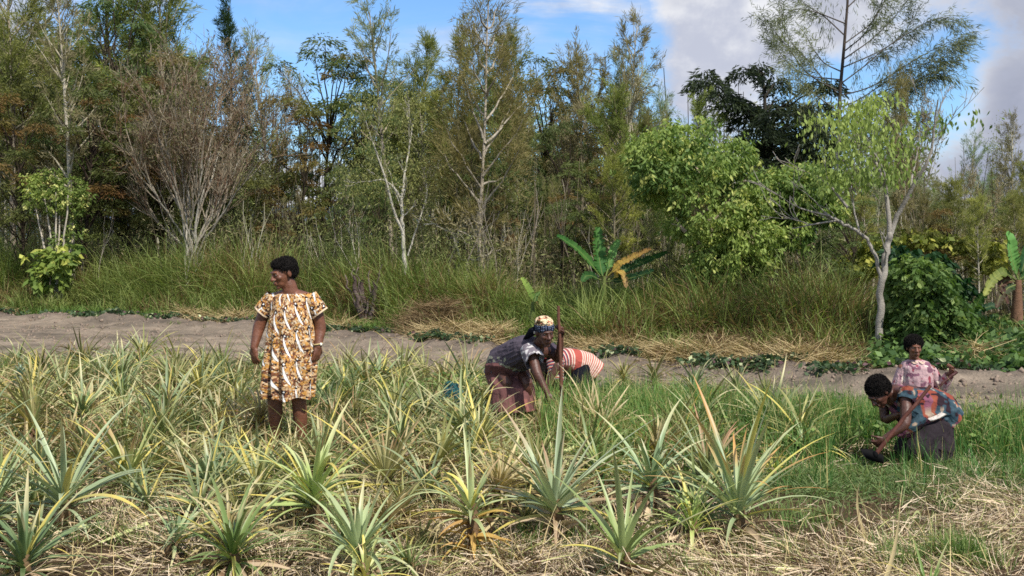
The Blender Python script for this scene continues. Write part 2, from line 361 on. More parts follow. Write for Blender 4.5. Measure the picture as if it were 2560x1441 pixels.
def bushy(seed, Ht=7.0, W=3.0, ca=OLIVE2, cb=OLIVE, tc=TRUNK, depth=4, per=8, leaf=(.11, .045), sparse=1.0, up=.35, r0=.06, stems=1, fan=0.15, spread=.55, twig=False, droop=.35, L0=.3):
    """a branching broad-leaved tree"""
    rng = np.random.default_rng(seed); tr = MB(); cr = MB(); out = []
    for s in range(stems):
        a = rng.uniform(0, 2 * np.pi); f = fan * rng.uniform(.4, 1) if stems > 1 else .05
        limbs(rng, (math.cos(a) * .08 * (stems > 1), math.sin(a) * .08 * (stems > 1), -.1), (math.cos(a) * f, math.sin(a) * f, 1), Ht * L0, r0, depth, out, spread, up)
    top = max(o[0][:, 2].max() for o in out); wid = np.percentile([np.abs(o[0][:, :2]).max() for o in out], 96)
    S = np.array([W / 2 / wid, W / 2 / wid, Ht / top]); A = []; D = []
    for pts, r, d in out:
        q = pts * S; tr.add(*tube(q, r, 6 if d > 2 else 4, tc))
        if d <= 1:
            for k in range(int(3 * sparse) + 1):
                x, dx_ = along(q, rng.uniform(.2, 1)); A.append(x); D.append(dx_)
    A = np.array(A); D = np.array(D)
    if twig:
        n = len(A) * 5; b = np.repeat(A, 5, 0); d = unit(np.repeat(D, 5, 0) + rng.normal(0, .5, (n, 3)) + (0, 0, .25))
        tr.add(*leaves(rng, b, d, rng.uniform(.25, .6, n), .014, cmix(tc, ca, .6)))
    if per:
        n = len(A) * per; b = np.repeat(A, per, 0) + rng.normal(0, .13, (n, 3)); d = np.repeat(D, per, 0) * .5 + rng.normal(0, .6, (n, 3)) + (0, 0, -droop)
        t = np.clip(fbm(b * 1.2, seed, 2) * 2.2 - .6 + rng.normal(0, .15, n), 0, 1)
        cr.add(*leaves(rng, b, d, leaf[0] * rng.uniform(.7, 1.3, n), leaf[1], cmix(ca, cb, t), .2))
    else: cr = None
    return tr.mesh('trunk', M_BARK, True), (cr.mesh('crown', M_LEAF) if cr else None)
def place_tree(name, meshes, loc, label, cat='tree', group=None, rz=0, s=1.0):
    o = empty(name, loc, rz, s); tag(o, label, cat, group)
    obj('trunk', meshes[0], o)
    if meshes[1]: obj('crown', meshes[1], o)
    return o
def tree_at(name, meshes, Ht, px, top, Y, label, cat='tree', group=None, rz=0, wide=1.0):
    x = (px - 1280) / F * Y; z = gz1(x, Y); h = H - (top - HZ) / F * Y - z; s = h / Ht
    return place_tree(name, meshes, (x, Y, z), label, cat, group, rz, (s * wide, s * wide, s))

OAKS = [(sheoak(11, hb=.34, tc=lin(150, 140, 122)), 8), (sheoak(12, W=2.2, hb=.4, tc=PALE, ca=lin(120, 122, 68), cb=lin(164, 162, 96)), 8), (sheoak(13, W=3.2, ca=lin(116, 114, 72), cb=BROWN, sparse=.8), 8),
        (sheoak(14, W=2.6, hb=.38, tc=lin(160, 150, 132), ca=lin(104, 118, 82), cb=GREY, sparse=.55, nb=34, per=9), 8), (sheoak(15, W=3.0, nb=56, ca=OLIVE2, cb=lin(156, 160, 84)), 8),
        (sheoak(16, W=2.4, ca=lin(126, 124, 88), cb=lin(168, 164, 122), sparse=.5, nb=40, tc=PALE), 8)]
LAY = [(layered(21), 7), (layered(22, W=5, npad=32, ca=lin(74, 86, 46), cb=lin(112, 120, 62), rust=.2), 7), (layered(23, W=4, npad=24, rust=.4, ca=lin(84, 88, 48), cb=lin(124, 124, 64)), 7)]
BUS = [(bushy(31, ca=lin(98, 112, 64), cb=lin(148, 158, 96)), 7), (bushy(32, W=2.6, depth=5, sparse=.5, per=6, ca=lin(118, 124, 78), cb=lin(162, 166, 112), leaf=(.09, .035)), 7),
       (bushy(33, W=2.8, per=3, depth=5, ca=BROWN, cb=lin(150, 128, 98), twig=True, tc=lin(130, 118, 102), sparse=.5), 7)]
# trees that stand out, each from its own place in the photograph
# 1 spire-shaped tree against the blue
tree_at('spire_tree', sheoak(41, 9, 2.3, nb=80, per=15, ca=lin(40, 56, 36), cb=lin(72, 90, 56), hb=.1, peak=.1, ang=(70, 40), tc=DTRUNK), 9, 590, 8, 31,
        'dense dark green spire-shaped tree standing alone against the blue sky, top like a candle', wide=.95)
# 2 pale straight trunk with paired rising branches
def ladder_tree():
    rng = np.random.default_rng(42); tr = MB(); cr = MB(); Y0 = 22.5; base = P(1200, 700, Y0); base[2] = gz1(base[0], Y0)
    def q(px, py, dy=0.0): return P(px, py, Y0 + dy) - base
    tp = np.array([q(1200, 790), q(1201, 690), q(1199, 600), q(1202, 520), q(1206, 440), q(1211, 350), q(1214, 250), q(1216, 150), q(1218, 70), q(1222, -8)])
    tr.add(*tube(tp, np.linspace(.05, .01, 10), 8, cmix(lin(150, 138, 118), PALE, .5))); A = []; D = []
    prs = [(595, 1120, 560), (590, 1250, 530), (560, 1160, 520), (510, 1110, 390), (520, 1300, 370), (470, 1120, 330), (462, 1270, 440), (440, 1310, 300), (400, 1150, 280), (392, 1280, 250),
           (360, 1330, 230), (345, 1165, 210), (300, 1285, 190), (290, 1160, 200), (240, 1260, 140), (235, 1175, 150), (190, 1255, 110), (180, 1180, 100), (130, 1250, 60), (120, 1185, 70), (80, 1240, 20), (70, 1195, 25), (650, 1120, 640), (640, 1290, 600)]
    for (y0, x1, y1) in prs:
        f = np.interp(y0, [-8, 790], [9, 0]); p = np.array([np.interp(H - (y0 - HZ) / F * Y0 - base[2], tp[:, 2], tp[:, k]) for k in range(3)])
        e = q(x1, y1, rng.uniform(-1.0, 1.0)); L = np.linalg.norm(e - p); t = np.linspace(0, 1, 7)[:, None]
        bp = p * (1 - t) + e * t + np.array([0, 0, -.05 * L]) * (4 * t * (1 - t)) + rng.normal(0, .02, (7, 3)); tr.add(*tube(bp, np.linspace(.030, .008, 7), 5, cmix(PALE, TRUNK, .3)))
        for k in range(int(L / .05)):
            x, d = along(bp, rng.uniform(.3, 1.0) ** .7); dt = unit(d + rng.normal(0, .6, 3)); Lt = rng.uniform(.1, .6)
            for s in (.4, 1.0): A.append(x + dt * Lt * s); D.append(dt)
    for k in range(520):      # dense outer foliage
        g = rng.uniform(); a = rng.uniform(0, 2 * np.pi); z = 2.0 + g * 4.0; r = 1.25 * (1 - .75 * g) * rng.uniform(.75, 1.1)
        A.append(np.array([math.cos(a) * r, math.sin(a) * r + .5, z])); D.append(unit(np.array([math.cos(a), math.sin(a), 1.2])))
    plume(rng, cr, np.array(A), np.array(D), 7, .18, .014, .4, .05, lin(114, 112, 66), lin(156, 152, 98))
    place_tree('pale_trunk_tree', (tr.mesh('trunk', M_BARK, True), cr.mesh('crown', M_NEEDLE)), base, 'tall feathery tree whose straight pale trunk carries paired rising branches like a ladder')
ladder_tree()
# 3 bare white many-stemmed tree
def fan_tree():
    rng = np.random.default_rng(43); tr = MB(); cr = MB(); Y0 = 26.5; base = P(482, 770, Y0); base[2] = gz1(base[0], Y0)
    def q(px, py, dy=0.0): return P(px, py, Y0 + dy) - base
    tips = [(360, 260, 600), (395, 300, 560), (430, 230, 520), (470, 250, 470), (500, 330, 480), (520, 270, 500), (560, 220, 510), (600, 240, 540), (640, 230, 560), (650, 330, 580), (690, 360, 600),
            (330, 400, 620), (345, 500, 640), (620, 420, 560), (450, 380, 450), (580, 380, 530)]
    out = []
    for (x, y, w) in tips:
        x = 482 + (x - 482) * .86; y = y + 25
        b = q(482 + rng.uniform(-18, 18), 640, rng.uniform(-.25, .25)); e = q(x, y, rng.uniform(-1.6, 1.6)); m = q(482 + (x - 482) * .42, y * .45 + 650 * .55, 0) * .5 + (b + e) * .25
        t = np.linspace(0, 1, 12)[:, None]; bp = (1 - t) ** 2 * b + 2 * t * (1 - t) * m + t ** 2 * e + rng.normal(0, .02, (12, 3))
        bp = np.vstack([b * (1, 1, 0) + (0, 0, -.1), bp]); tr.add(*tube(bp, np.concatenate([[.05], np.linspace(rng.uniform(.022, .038), .009, 12)]), 6, cmix(lin(118, 110, 98), lin(172, 166, 154), rng.uniform())))
        for k in range(9):
            f = rng.uniform(.3, 1); p, d = along(bp, f); v = rng.normal(0, 1, 3); o2 = []
            limbs(rng, p, d + unit(v) * .45 + (0, 0, .1), rng.uniform(.5, 1.1), .014, 2, o2, .45, .25, (2, 3), .7)
            out += o2
    for pts, r, d in out: tr.add(*tube(pts, np.maximum(r, .005), 3 if d < 2 else 4, cmix(PALE, lin(128, 92, 74), .35 + .3 * (2 - d))))
    A = np.array([o[0][-1] for o in out if o[2] < 2]); D = np.array([unit(o[0][-1] - o[0][-2]) for o in out if o[2] < 2])
    n = len(A) * 4; b = np.repeat(A, 4, 0); d = unit(np.repeat(D, 4, 0) + rng.normal(0, .45, (n, 3)) + (0, 0, .2))
    tr.add(*leaves(rng, b, d, rng.uniform(.2, .45, n), .012, lin(132, 120, 102)))
    n = len(A) * 7; b = np.repeat(A, 7, 0) + rng.normal(0, .16, (n, 3)); up = b[:, 2:3] > 3.2; b = b[up[:, 0]]; n = len(b)
    cr.add(*leaves(rng, b, rng.normal(0, .6, (n, 3)), rng.uniform(.06, .13, n), .03, cmix(lin(122, 102, 84), lin(120, 116, 84), rng.uniform(0, 1, n)), .2))
    place_tree('many_stemmed_tree', (tr.mesh('trunk', M_BARK, True), cr.mesh('crown', M_LEAF)), base, 'nearly bare tree with a fan of white stems and reddish-brown twigs, behind the tall grass')
fan_tree()
# 4 forked white trees
def traced(name, label, Y0, bx, lines, seed, tc, leafy=None, group=None, cat='tree', by=790, twigs=3):
    """a tree whose limbs follow LINES of (px, py, depth offset) with start and end radius"""
    rng = np.random.default_rng(seed); tr = MB(); base = P(bx, by, Y0); base[2] = gz1(base[0], Y0); tipl = []
    for (r0, r1, pl) in lines:
        k = np.array([P(a[0], a[1], Y0 + (a[2] if len(a) > 2 else 0)) - base for a in pl])
        n = len(k) * 4; t = np.linspace(0, len(k) - 1, n); q = np.stack([np.interp(t, np.arange(len(k)), k[:, i]) for i in range(3)], -1)
        if len(q) > 6: q[1:-1] = (q[:-2] + q[1:-1] * 2 + q[2:]) / 4; q[1:-1] += rng.normal(0, r1 * .3, q[1:-1].shape)
        tr.add(*tube(q, np.linspace(r0, r1, n), 8, tc)); tipl.append(q)
        for s in range(twigs):
            p, d = along(q, rng.uniform(.5, 1)); o2 = []; limbs(rng, p, d + unit(rng.normal(0, 1, 3)) * .6, rng.uniform(.2, .5), max(r1 * .5, .006), 2, o2, .5, .2)
            for pts, r, dd in o2: tr.add(*tube(pts, np.maximum(r, .004), 4, tc)); tipl.append(pts)
    cr = None
    if leafy: cr = leafy(rng, tipl, base)
    return place_tree(name, (tr.mesh('trunk', M_BARK, True), cr), base, label, cat, group)
def leaf_sprays(per, size, w, ca, cb, spread=.2, droop=.6, minz=0, step=1):
    def f(rng, tips, base):
        cr = MB(); A = np.concatenate([t[len(t) // 2::step] for t in tips]); n = len(A) * per; b = np.repeat(A, per, 0) + rng.normal(0, spread, (n, 3)); b = b[b[:, 2] > minz]; n = len(b)
        cr.add(*leaves(rng, b, rng.normal(0, .55, (n, 3)) + (0, 0, -droop), size * rng.uniform(.7, 1.3, n), w, cmix(ca, cb, rng.uniform(0, 1, n)), .2)); return cr.mesh('crown', M_LEAF)
    return f
LIME, LIME2, LIME3 = lin(148, 164, 86), lin(104, 126, 62), lin(180, 184, 104)
WHITE = lin(200, 196, 184)
traced('forked_tree', 'bare tree with a bright white forked trunk left of the ladder-branched tree', 22.5, 1012, [(.05, .03, [(1013, 780), (1012, 700), (1011, 640), (1006, 560), (1004, 500)]), (.028, .010, [(1004, 500), (1010, 440, .1), (1022, 380, .3), (1032, 310, .3)]),
       (.030, .010, [(1006, 580), (985, 530, -.1), (965, 450, -.2), (940, 380, -.3), (915, 305, -.4)]), (.03, .012, [(1004, 500), (985, 470), (960, 448), (920, 455)]), (.02, .01, [(1020, 640, .2), (1045, 560, .3), (1068, 490, .4), (1066, 440, .5)])], 51, lin(176, 170, 156), leaf_sprays(12, .07, .022, OLIVE2, OLIVE, .25, minz=1.8))
traced('dead_branch', 'long bare dead branch arching over the grass bank, right of the white forked trunk', 23, 1160, [(.02, .008, [(1060, 562), (1085, 560), (1110, 575), (1140, 590)]), (.03, .012, [(1150, 800), (1150, 640), (1130, 580), (1090, 566)])], 52, PALE, None, None, 'branch')
# 5 white trunk tree at the right
def right_leaf(rng, tips, base):
    cr = MB(); Y0 = 15.3
    for (px, py, rx, ry, n, c0) in ((2150, 320, 130, 70, 2000, 0), (2240, 360, 80, 70, 700, .2), (2080, 390, 70, 45, 600, 0), (2290, 330, 60, 45, 260, .5), (2370, 300, 60, 24, 220, .6), (2400, 330, 34, 24, 90, .6), (2180, 262, 60, 26, 700, -.3), (2060, 300, 50, 30, 350, 0), (2130, 400, 110, 70, 700, .3),
                              (2200, 440, 90, 30, 500, .5), (2040, 470, 60, 50, 500, .4), (2120, 450, 60, 40, 400, .3)):
        c = P(px, py, Y0) - base; q = rng.normal(0, .5, (n, 3)) * (rx / F * Y0, 1.0, ry / F * Y0) + c; q = q[fbm(q * 2.6, 4, 2) > .51]; q = q[rng.uniform(0, 1, len(q)) < .62]; m = len(q)
        cr.add(*leaves(rng, q, rng.normal(0, .4, (m, 3)) + (0, 0, -1), rng.uniform(.06, .12, m), .036, cmix(cmix(LIME, LIME3, .2), lin(104, 124, 62), np.clip(rng.uniform(0, 1, m) * .6 + c0, 0, 1)), .2))
    return cr.mesh('crown', M_LEAF)
traced('white_trunk_tree', 'slender tree with mottled white forked trunk and thin yellow-green crown above the rounded bush', 15.3, 2196, [
    (.056, .042, [(2192, 880), (2196, 840), (2203, 760), (2208, 690), (2216, 620), (2224, 585)]), (.038, .010, [(2224, 590), (2222, 540), (2214, 470, .1), (2196, 420, .2), (2180, 380, .3), (2160, 330, .4)]),
    (.028, .008, [(2216, 500, .1), (2212, 440, 0), (2196, 400, -.2), (2170, 365, -.3), (2135, 355, -.4)]), (.038, .010, [(2228, 585), (2240, 545), (2265, 500, -.1), (2290, 450, -.2), (2318, 410, -.3), (2330, 370, -.3), (2338, 300, -.4), (2345, 250, -.5)]),
    (.018, .007, [(2275, 485), (2282, 430, .2), (2296, 370, .3), (2300, 310, .3)]), (.028, .016, [(2203, 700), (2190, 640), (2165, 595), (2130, 570), (2090, 552), (2060, 530)]), (.016, .006, [(2090, 552), (2040, 560), (1980, 572, .2)]),
    (.016, .007, [(2150, 588), (2140, 545, .1), (2130, 500, .2), (2122, 470)]), (.022, .008, [(2120, 520, .1), (2080, 470, .2), (2045, 440, .2)]), (.015, .006, [(2075, 540), (2030, 530), (1995, 520), (1975, 490)])], 53, lin(150, 145, 133), right_leaf, by=880, twigs=2)
# 6 the tall weeping she-oak at the right
def weeping():
    rng = np.random.default_rng(44); tr = MB(); cr = MB(); Y0 = 23.0; base = P(2070, 800, Y0); base[2] = gz1(base[0], Y0)
    def q(px, py, dy=0.0): return P(px, py, Y0 + dy) - base
    tp = np.array([q(2066, 800), q(2070, 650), q(2078, 560), q(2088, 450), q(2096, 350), q(2100, 230), q(2110, 120), q(2118, 20), q(2124, -80), q(2130, -170)])
    tr.add(*tube(tp, np.linspace(.062, .016, 10), 8, [cmix(lin(190, 184, 172), lin(72, 64, 58), min(1, max(0, (i - 2) / 2.5))) for i in range(10)])); A = []; D = []
    for (y0, pl) in ((230, [(2020, 190), (1985, 140), (1930, 70), (1905, 40)]), (240, [(2050, 190), (2020, 150), (1960, 90), (1950, 0)]), (200, [(2010, 190), (1960, 150), (1935, 110)]), (150, [(2180, 100), (2240, 40), (2300, -40)]), (130, [(2160, 90), (2200, 20), (2230, -60)]), (170, [(2200, 130), (2260, 90), (2340, 40), (2400, 55)]),
                     (240, [(2180, 220), (2270, 160), (2340, 120), (2410, 90)]), (300, [(2200, 230), (2290, 200), (2370, 130), (2405, 110)]), (330, [(2200, 260), (2260, 220), (2330, 190), (2390, 140)]), (360, [(2200, 270), (2260, 220), (2330, 180), (2380, 190)]), (90, [(2060, 40), (2010, 10), (1950, -60)]), (60, [(2040, 30), (1990, 20), (1940, 50)]),
                     (20, [(2180, -40), (2250, -90)]), (0, [(2060, -60), (2020, -100)]), (280, [(2040, 240), (2000, 200), (1980, 180)]), (210, [(2170, 160), (2200, 130), (2270, 80), (2290, 10)]), (270, [(2150, 250), (2220, 200), (2300, 160), (2360, 150)]), (-40, [(2180, -100), (2210, -130)]), (350, [(2060, 320), (2030, 290), (1990, 270)]), (390, [(2150, 330), (2200, 300), (2250, 290)]), (420, [(2130, 380), (2190, 330), (2240, 320)]), (330, [(2130, 290), (2180, 250), (2220, 240)]), (180, [(2060, 160), (2030, 120), (2010, 80)]), (110, [(2180, 60), (2220, -10), (2270, -60)])):
        z = H - (y0 - HZ) / F * Y0 - base[2]; p = np.array([np.interp(z, tp[:, 2], tp[:, k]) for k in range(3)]); dy = rng.uniform(-1.2, 1.2)
        k = np.array([p] + [q(x, y, dy * (i + 1) / 3) for i, (x, y) in enumerate(pl)]); t = np.linspace(0, len(k) - 1, 14)
        bp = np.stack([np.interp(t, np.arange(len(k)), k[:, i]) for i in range(3)], -1); bp[1:-1] = (bp[:-2] + bp[1:-1] + bp[2:]) / 3
        tr.add(*tube(bp, np.linspace(.016, .004, 14), 5, lin(84, 78, 72))); L = np.linalg.norm(bp[-1] - bp[0])
        for s in range(int(L * 30)):
            x, d = along(bp, rng.uniform(.16, 1.0) ** .75); dt = unit(d * 1.2 + rng.normal(0, .5, 3)); Lt = rng.uniform(.1, .55); w = rng.uniform(.2, 1)
            for f in (.35, .7, 1.0): A.append(x + dt * Lt * f - (0, 0, .12 * f * w)); D.append(dt * .7 - (0, 0, .5 * w))
        for s in range(int(L * 3.0)):       # hanging strings
            x, d = along(bp, rng.uniform(.1, .8)); n = rng.integers(3, 8)
            for f in range(n): A.append(x - (0, 0, .13 * f) + rng.normal(0, .03, 3)); D.append(np.array([0, 0, -1.0]) + rng.normal(0, .15, 3))
    plume(rng, cr, np.array(A), np.array(D), 4, .14, .014, .35, .15, lin(88, 98, 76), lin(142, 150, 114))
    place_tree('weeping_tree', (tr.mesh('trunk', M_BARK, True), cr.mesh('crown', M_NEEDLE)), base, 'very tall airy tree with dark mast-like trunk and hanging needle strands')
weeping()
# 7 dark umbrella tree in front of the cloud
def umbrella():
    rng = np.random.default_rng(45); tr = MB(); cr = MB(); Y0 = 25.0; base = P(1945, 800, Y0); base[2] = gz1(base[0], Y0)
    def q(px, py, dy=0.0): return P(px, py, Y0 + dy) - base
    tp = np.array([q(1948, 800), q(1946, 650), q(1938, 560), q(1925, 450), q(1915, 380), q(1912, 300), q(1912, 240), q(1905, 190), q(1890, 168)])
    tr.add(*tube(tp, np.linspace(.085, .02, 9), 7, lin(60, 56, 50)))
    for (y0, x, y, w) in ((190, 1860, 172, 42), (200, 1900, 165, 26), (230, 1932, 188, 36), (240, 1945, 212, 38), (330, 1760, 178, 30), (330, 1745, 205, 34), (320, 1775, 200, 44), (330, 1800, 225, 50), (330, 1830, 245, 48), (330, 1858, 262, 50), (280, 1950, 250, 46), (330, 1875, 285, 50),
                         (290, 1935, 280, 50), (330, 1985, 262, 48), (360, 2000, 300, 60), (370, 1900, 320, 60), (380, 1960, 330, 60), (380, 2030, 330, 60), (400, 1870, 345, 50), (420, 1925, 370, 55), (420, 2000, 375, 60), (430, 2050, 370, 50), (450, 1890, 400, 50), (450, 1960, 410, 60), (300, 2045, 205, 36), (330, 2040, 260, 44), (300, 2080, 210, 30), (420, 2060, 300, 50)):
        z = H - (y0 - HZ) / F * Y0 - base[2]; p = np.array([np.interp(z, tp[:, 2], tp[:, k]) for k in range(3)]); c = q(x, y, rng.uniform(-1.3, 1.3)); m = (p + c) / 2 + (0, 0, .1); t = np.linspace(0, 1, 8)[:, None]
        bp = (1 - t) ** 2 * p + 2 * t * (1 - t) * m + t ** 2 * c + rng.normal(0, .02, (8, 3)); tr.add(*tube(bp, np.linspace(.035, .01, 8), 5, lin(56, 52, 46)))
        rr = w / F * Y0 * 1.05; n = int(600 * (w / 48) ** 2); r = np.sqrt(rng.uniform(0, 1, n)) * rr; a = rng.uniform(0, 2 * np.pi, n)
        g = c + np.stack([np.cos(a) * r, np.sin(a) * r * 1.3, rng.normal(0, .05, n) - (r / rr) ** 2 * .26 * rr / .4], -1); g = g[fbm(g * 2.6, 9, 2) > .33]; n = len(g); a = np.arctan2(g[:, 1] - c[1], g[:, 0] - c[0]) + rng.normal(0, .5, n)
        d = np.stack([np.cos(a), np.sin(a), rng.uniform(-1.3, .1, n)], -1); cr.add(*leaves(rng, g, d, rng.uniform(.1, .2, n), .035, cmix(lin(36, 44, 32), lin(66, 76, 46), rng.uniform(0, 1, n)), .2))
    place_tree('umbrella_tree', (tr.mesh('trunk', M_BARK, True), cr.mesh('crown', M_LEAF)), base, 'dark green umbrella-shaped tree with flat drooping layers against the white cloud')
umbrella()
# 8 leafy lime-green tree and bushes made of leaf clusters
def blob_crown(rng, base, Y0, blobs, n, size, w, ca, cb, cc, droop=1.2, cl=9, seed=3, thr=.4, rad=.07, toplit=0.0):
    """whorls of leaves on the outside of the listed leaf masses (px, py, rx, ry, rz metres)"""
    cr = MB()
    wts = np.array([b[2] * b[3] for b in blobs], float); ns = (n * wts / wts.sum()).astype(int)
    for (px, py, rx, ry, rd, *dy), m in zip(blobs, ns):
        c = P(px, py, Y0 + (dy[0] if dy else 0)) - base; u = unit(rng.normal(size=(m, 3))); r = rng.uniform(.35, 1.0, (m, 1)) ** .45; r = np.where(rng.uniform(0, 1, (m, 1)) < .14, rng.uniform(1.0, 1.35, (m, 1)), r); S = np.array([rx / F * Y0, rd, ry / F * Y0])
        g = c + u * r * S; k = fbm(g * 2.0, seed, 2) > thr; g, u2 = g[k], u[k]; m = len(g)
        ca_, t = cmix(ca, cb, np.clip(fbm(g * 1.3, seed + 3, 2) * 2.4 - .7 + rng.normal(0, .15, m), 0, 1)), rng.uniform(0, 1, m)
        col = np.where((t > .86)[:, None], cc, ca_)
        b = np.repeat(g, cl, 0) + rng.normal(0, rad * .4, (m * cl, 3)); a = rng.uniform(0, 2 * np.pi, m * cl)
        d = np.stack([np.cos(a), np.sin(a), -droop * rng.uniform(.4, 1.4, m * cl)], -1) + np.repeat(u2, cl, 0) * .35
        cr.add(*leaves(rng, b, d, size * rng.uniform(.45, 1.4, m * cl), w * rng.uniform(.6, 1.3, m * cl), np.repeat(col, cl, 0), .14))
    return cr.mesh('crown', M_LEAF)
def lime_tree():
    rng = np.random.default_rng(46); Y0 = 18.2; base = P(1790, 800, Y0); base[2] = gz1(base[0], Y0)
    def q(px, py, dy=0.0): return P(px, py, Y0 + dy) - base
    tr = MB(); tr.add(*tube(np.array([q(1795, 830), q(1792, 700), q(1775, 600), q(1770, 500), q(1760, 420)]), [.08, .07, .06, .045, .02], 7, TRUNK))
    for pl in ([(1780, 640), (1740, 600), (1705, 575), (1690, 545)], [(1775, 560), (1720, 500), (1650, 430)], [(1780, 560), (1840, 480), (1880, 430)], [(1785, 600), (1860, 560), (1930, 520)], [(1770, 480), (1740, 420), (1700, 370)], [(1715, 580), (1700, 565), (1680, 560)]):
        tr.add(*tube(np.array([q(*p, rng.uniform(-.3, .3)) for p in pl]), np.linspace(.04, .012, len(pl)), 5, lin(150, 136, 116)))
    bl = [(1640, 365, 70, 36, .7), (1720, 345, 80, 40, .8), (1640, 430, 80, 50, .9), (1750, 410, 110, 55, 1.0), (1840, 390, 50, 40, .7), (1700, 480, 100, 55, 1.0), (1830, 460, 90, 45, .9), (1790, 540, 110, 60, 1.0), (1900, 500, 60, 60, .8), (1720, 560, 60, 40, .7), (1860, 590, 90, 60, .8), (1800, 640, 70, 60, .8),
          (1960, 470, 50, 50, .6), (2000, 500, 45, 60, .5), (1940, 560, 40, 50, .5), (1610, 480, 40, 30, .5), (1770, 690, 50, 40, .6), (1880, 660, 50, 40, .6), (2010, 440, 40, 30, .5), (2050, 470, 50, 50, .6), (2070, 530, 40, 30, .5), (1990, 580, 40, 40, .5), (1590, 400, 30, 26, .4)]
    cr = blob_crown(rng, base, Y0, bl, 8200, .095, .042, lin(92, 118, 58), lin(150, 166, 86), LIME3, thr=.47, cl=7, rad=.09)
    place_tree('leafy_tree', (tr.mesh('trunk', M_BARK, True), cr), base, 'bright lime-green broad-leaved tree, the biggest leafy crown, right of the banana plant')
lime_tree()
def bush(name, label, Y0, bx, bl, n, size, w, ca, cb, cc, seed, stems, cat='bush', tc=TRUNK, droop=1.0, by=800, thr=.38, cl=8, r=.02):
    rng = np.random.default_rng(seed); base = P(bx, by, Y0); base[2] = gz1(base[0], Y0); tr = MB()
    for (x, y) in stems:
        e = P(x, y, Y0 + rng.uniform(-.3, .3)) - base; s = np.array([rng.normal(0, .06), rng.normal(0, .06), -.05]); t = np.linspace(0, 1, 7)[:, None]
        tr.add(*tube(s * (1 - t) + e * t + np.array([0, 0, .06]) * np.sin(np.pi * t) + rng.normal(0, .015, (7, 3)), np.linspace(r * 1.4, r * .5, 7), 5, tc))
    cr = blob_crown(rng, base, Y0, bl, n, size, w, ca, cb, cc, droop, cl, seed, thr)
    o = empty(name, base); tag(o, label, cat); obj('stem', tr.mesh('stem', M_BARK, True), o); obj('foliage', cr, o)
bush('round_bush', 'rounded bush of overlapping mid-green leaves at the foot of the white-trunked tree', 15.5, 2290, [(2275, 695, 40, 45, .5), (2255, 750, 26, 60, .5), (2300, 720, 60, 60, .6), (2285, 790, 60, 60, .6), (2340, 780, 60, 60, .6), (2370, 830, 50, 50, .6), (2300, 850, 80, 40, .6), (2250, 830, 26, 50, .5), (2400, 870, 30, 30, .4)],
     3600, .105, .062, lin(66, 98, 46), lin(106, 136, 68), lin(136, 160, 90), 61, [(2260, 720), (2300, 740), (2340, 770), (2240, 760)], by=900)
bush('dark_shrub', 'dark glossy shrub just above the rounded bush', 17.0, 2290, [(2250, 640, 45, 22, .4), (2310, 650, 60, 26, .5), (2350, 690, 45, 30, .5), (2390, 720, 30, 26, .4), (2280, 690, 60, 30, .5)], 420, .17, .07, lin(30, 62, 34), lin(52, 88, 44), lin(80, 110, 70), 62, [(2280, 670), (2330, 690)], by=860)
bush('yellow_shrub', 'small flowering shrub with yellow-green rounded top on bare forked stems, far left', 25.9, 145, [(110, 470, 45, 34, .4), (170, 470, 50, 34, .45), (140, 500, 65, 34, .5), (90, 500, 26, 26, .3), (180, 520, 40, 24, .3), (208, 492, 22, 20, .3), (78, 450, 20, 18, .3), (190, 575, 30, 20, .3), (130, 435, 26, 12, .3), (150, 600, 26, 18, .3)], 620, .085, .038, lin(96, 116, 56), lin(140, 156, 76), lin(206, 206, 130), 63,
     [(110, 490), (170, 490), (140, 480), (185, 590), (90, 520), (150, 540)], tc=PALE, by=800, r=.03)
bush('papaya_shrub', 'low bright shrub with round pale yellow-green leaves under the flowering shrub', 25.6, 140, [(110, 640, 40, 18, .4), (150, 650, 50, 22, .4), (125, 690, 45, 34, .4), (180, 620, 26, 14, .3)], 150, .2, .13, lin(84, 116, 52), lin(126, 150, 70), lin(186, 196, 100), 64, [(120, 660), (150, 650)], by=800, cl=6)
bush('lime_shrub', 'pale yellow-green shrub behind the white-trunked tree, above the dark shrub', 18.6, 2300, [(2190, 610, 40, 20, .4), (2300, 600, 60, 22, .5), (2380, 610, 70, 22, .5), (2450, 620, 50, 22, .4), (2150, 660, 50, 26, .5), (2480, 660, 50, 22, .4)], 520, .12, .07, lin(104, 118, 50), lin(150, 152, 70), lin(170, 170, 80), 65, [(2200, 640), (2300, 620), (2400, 640)], by=830)
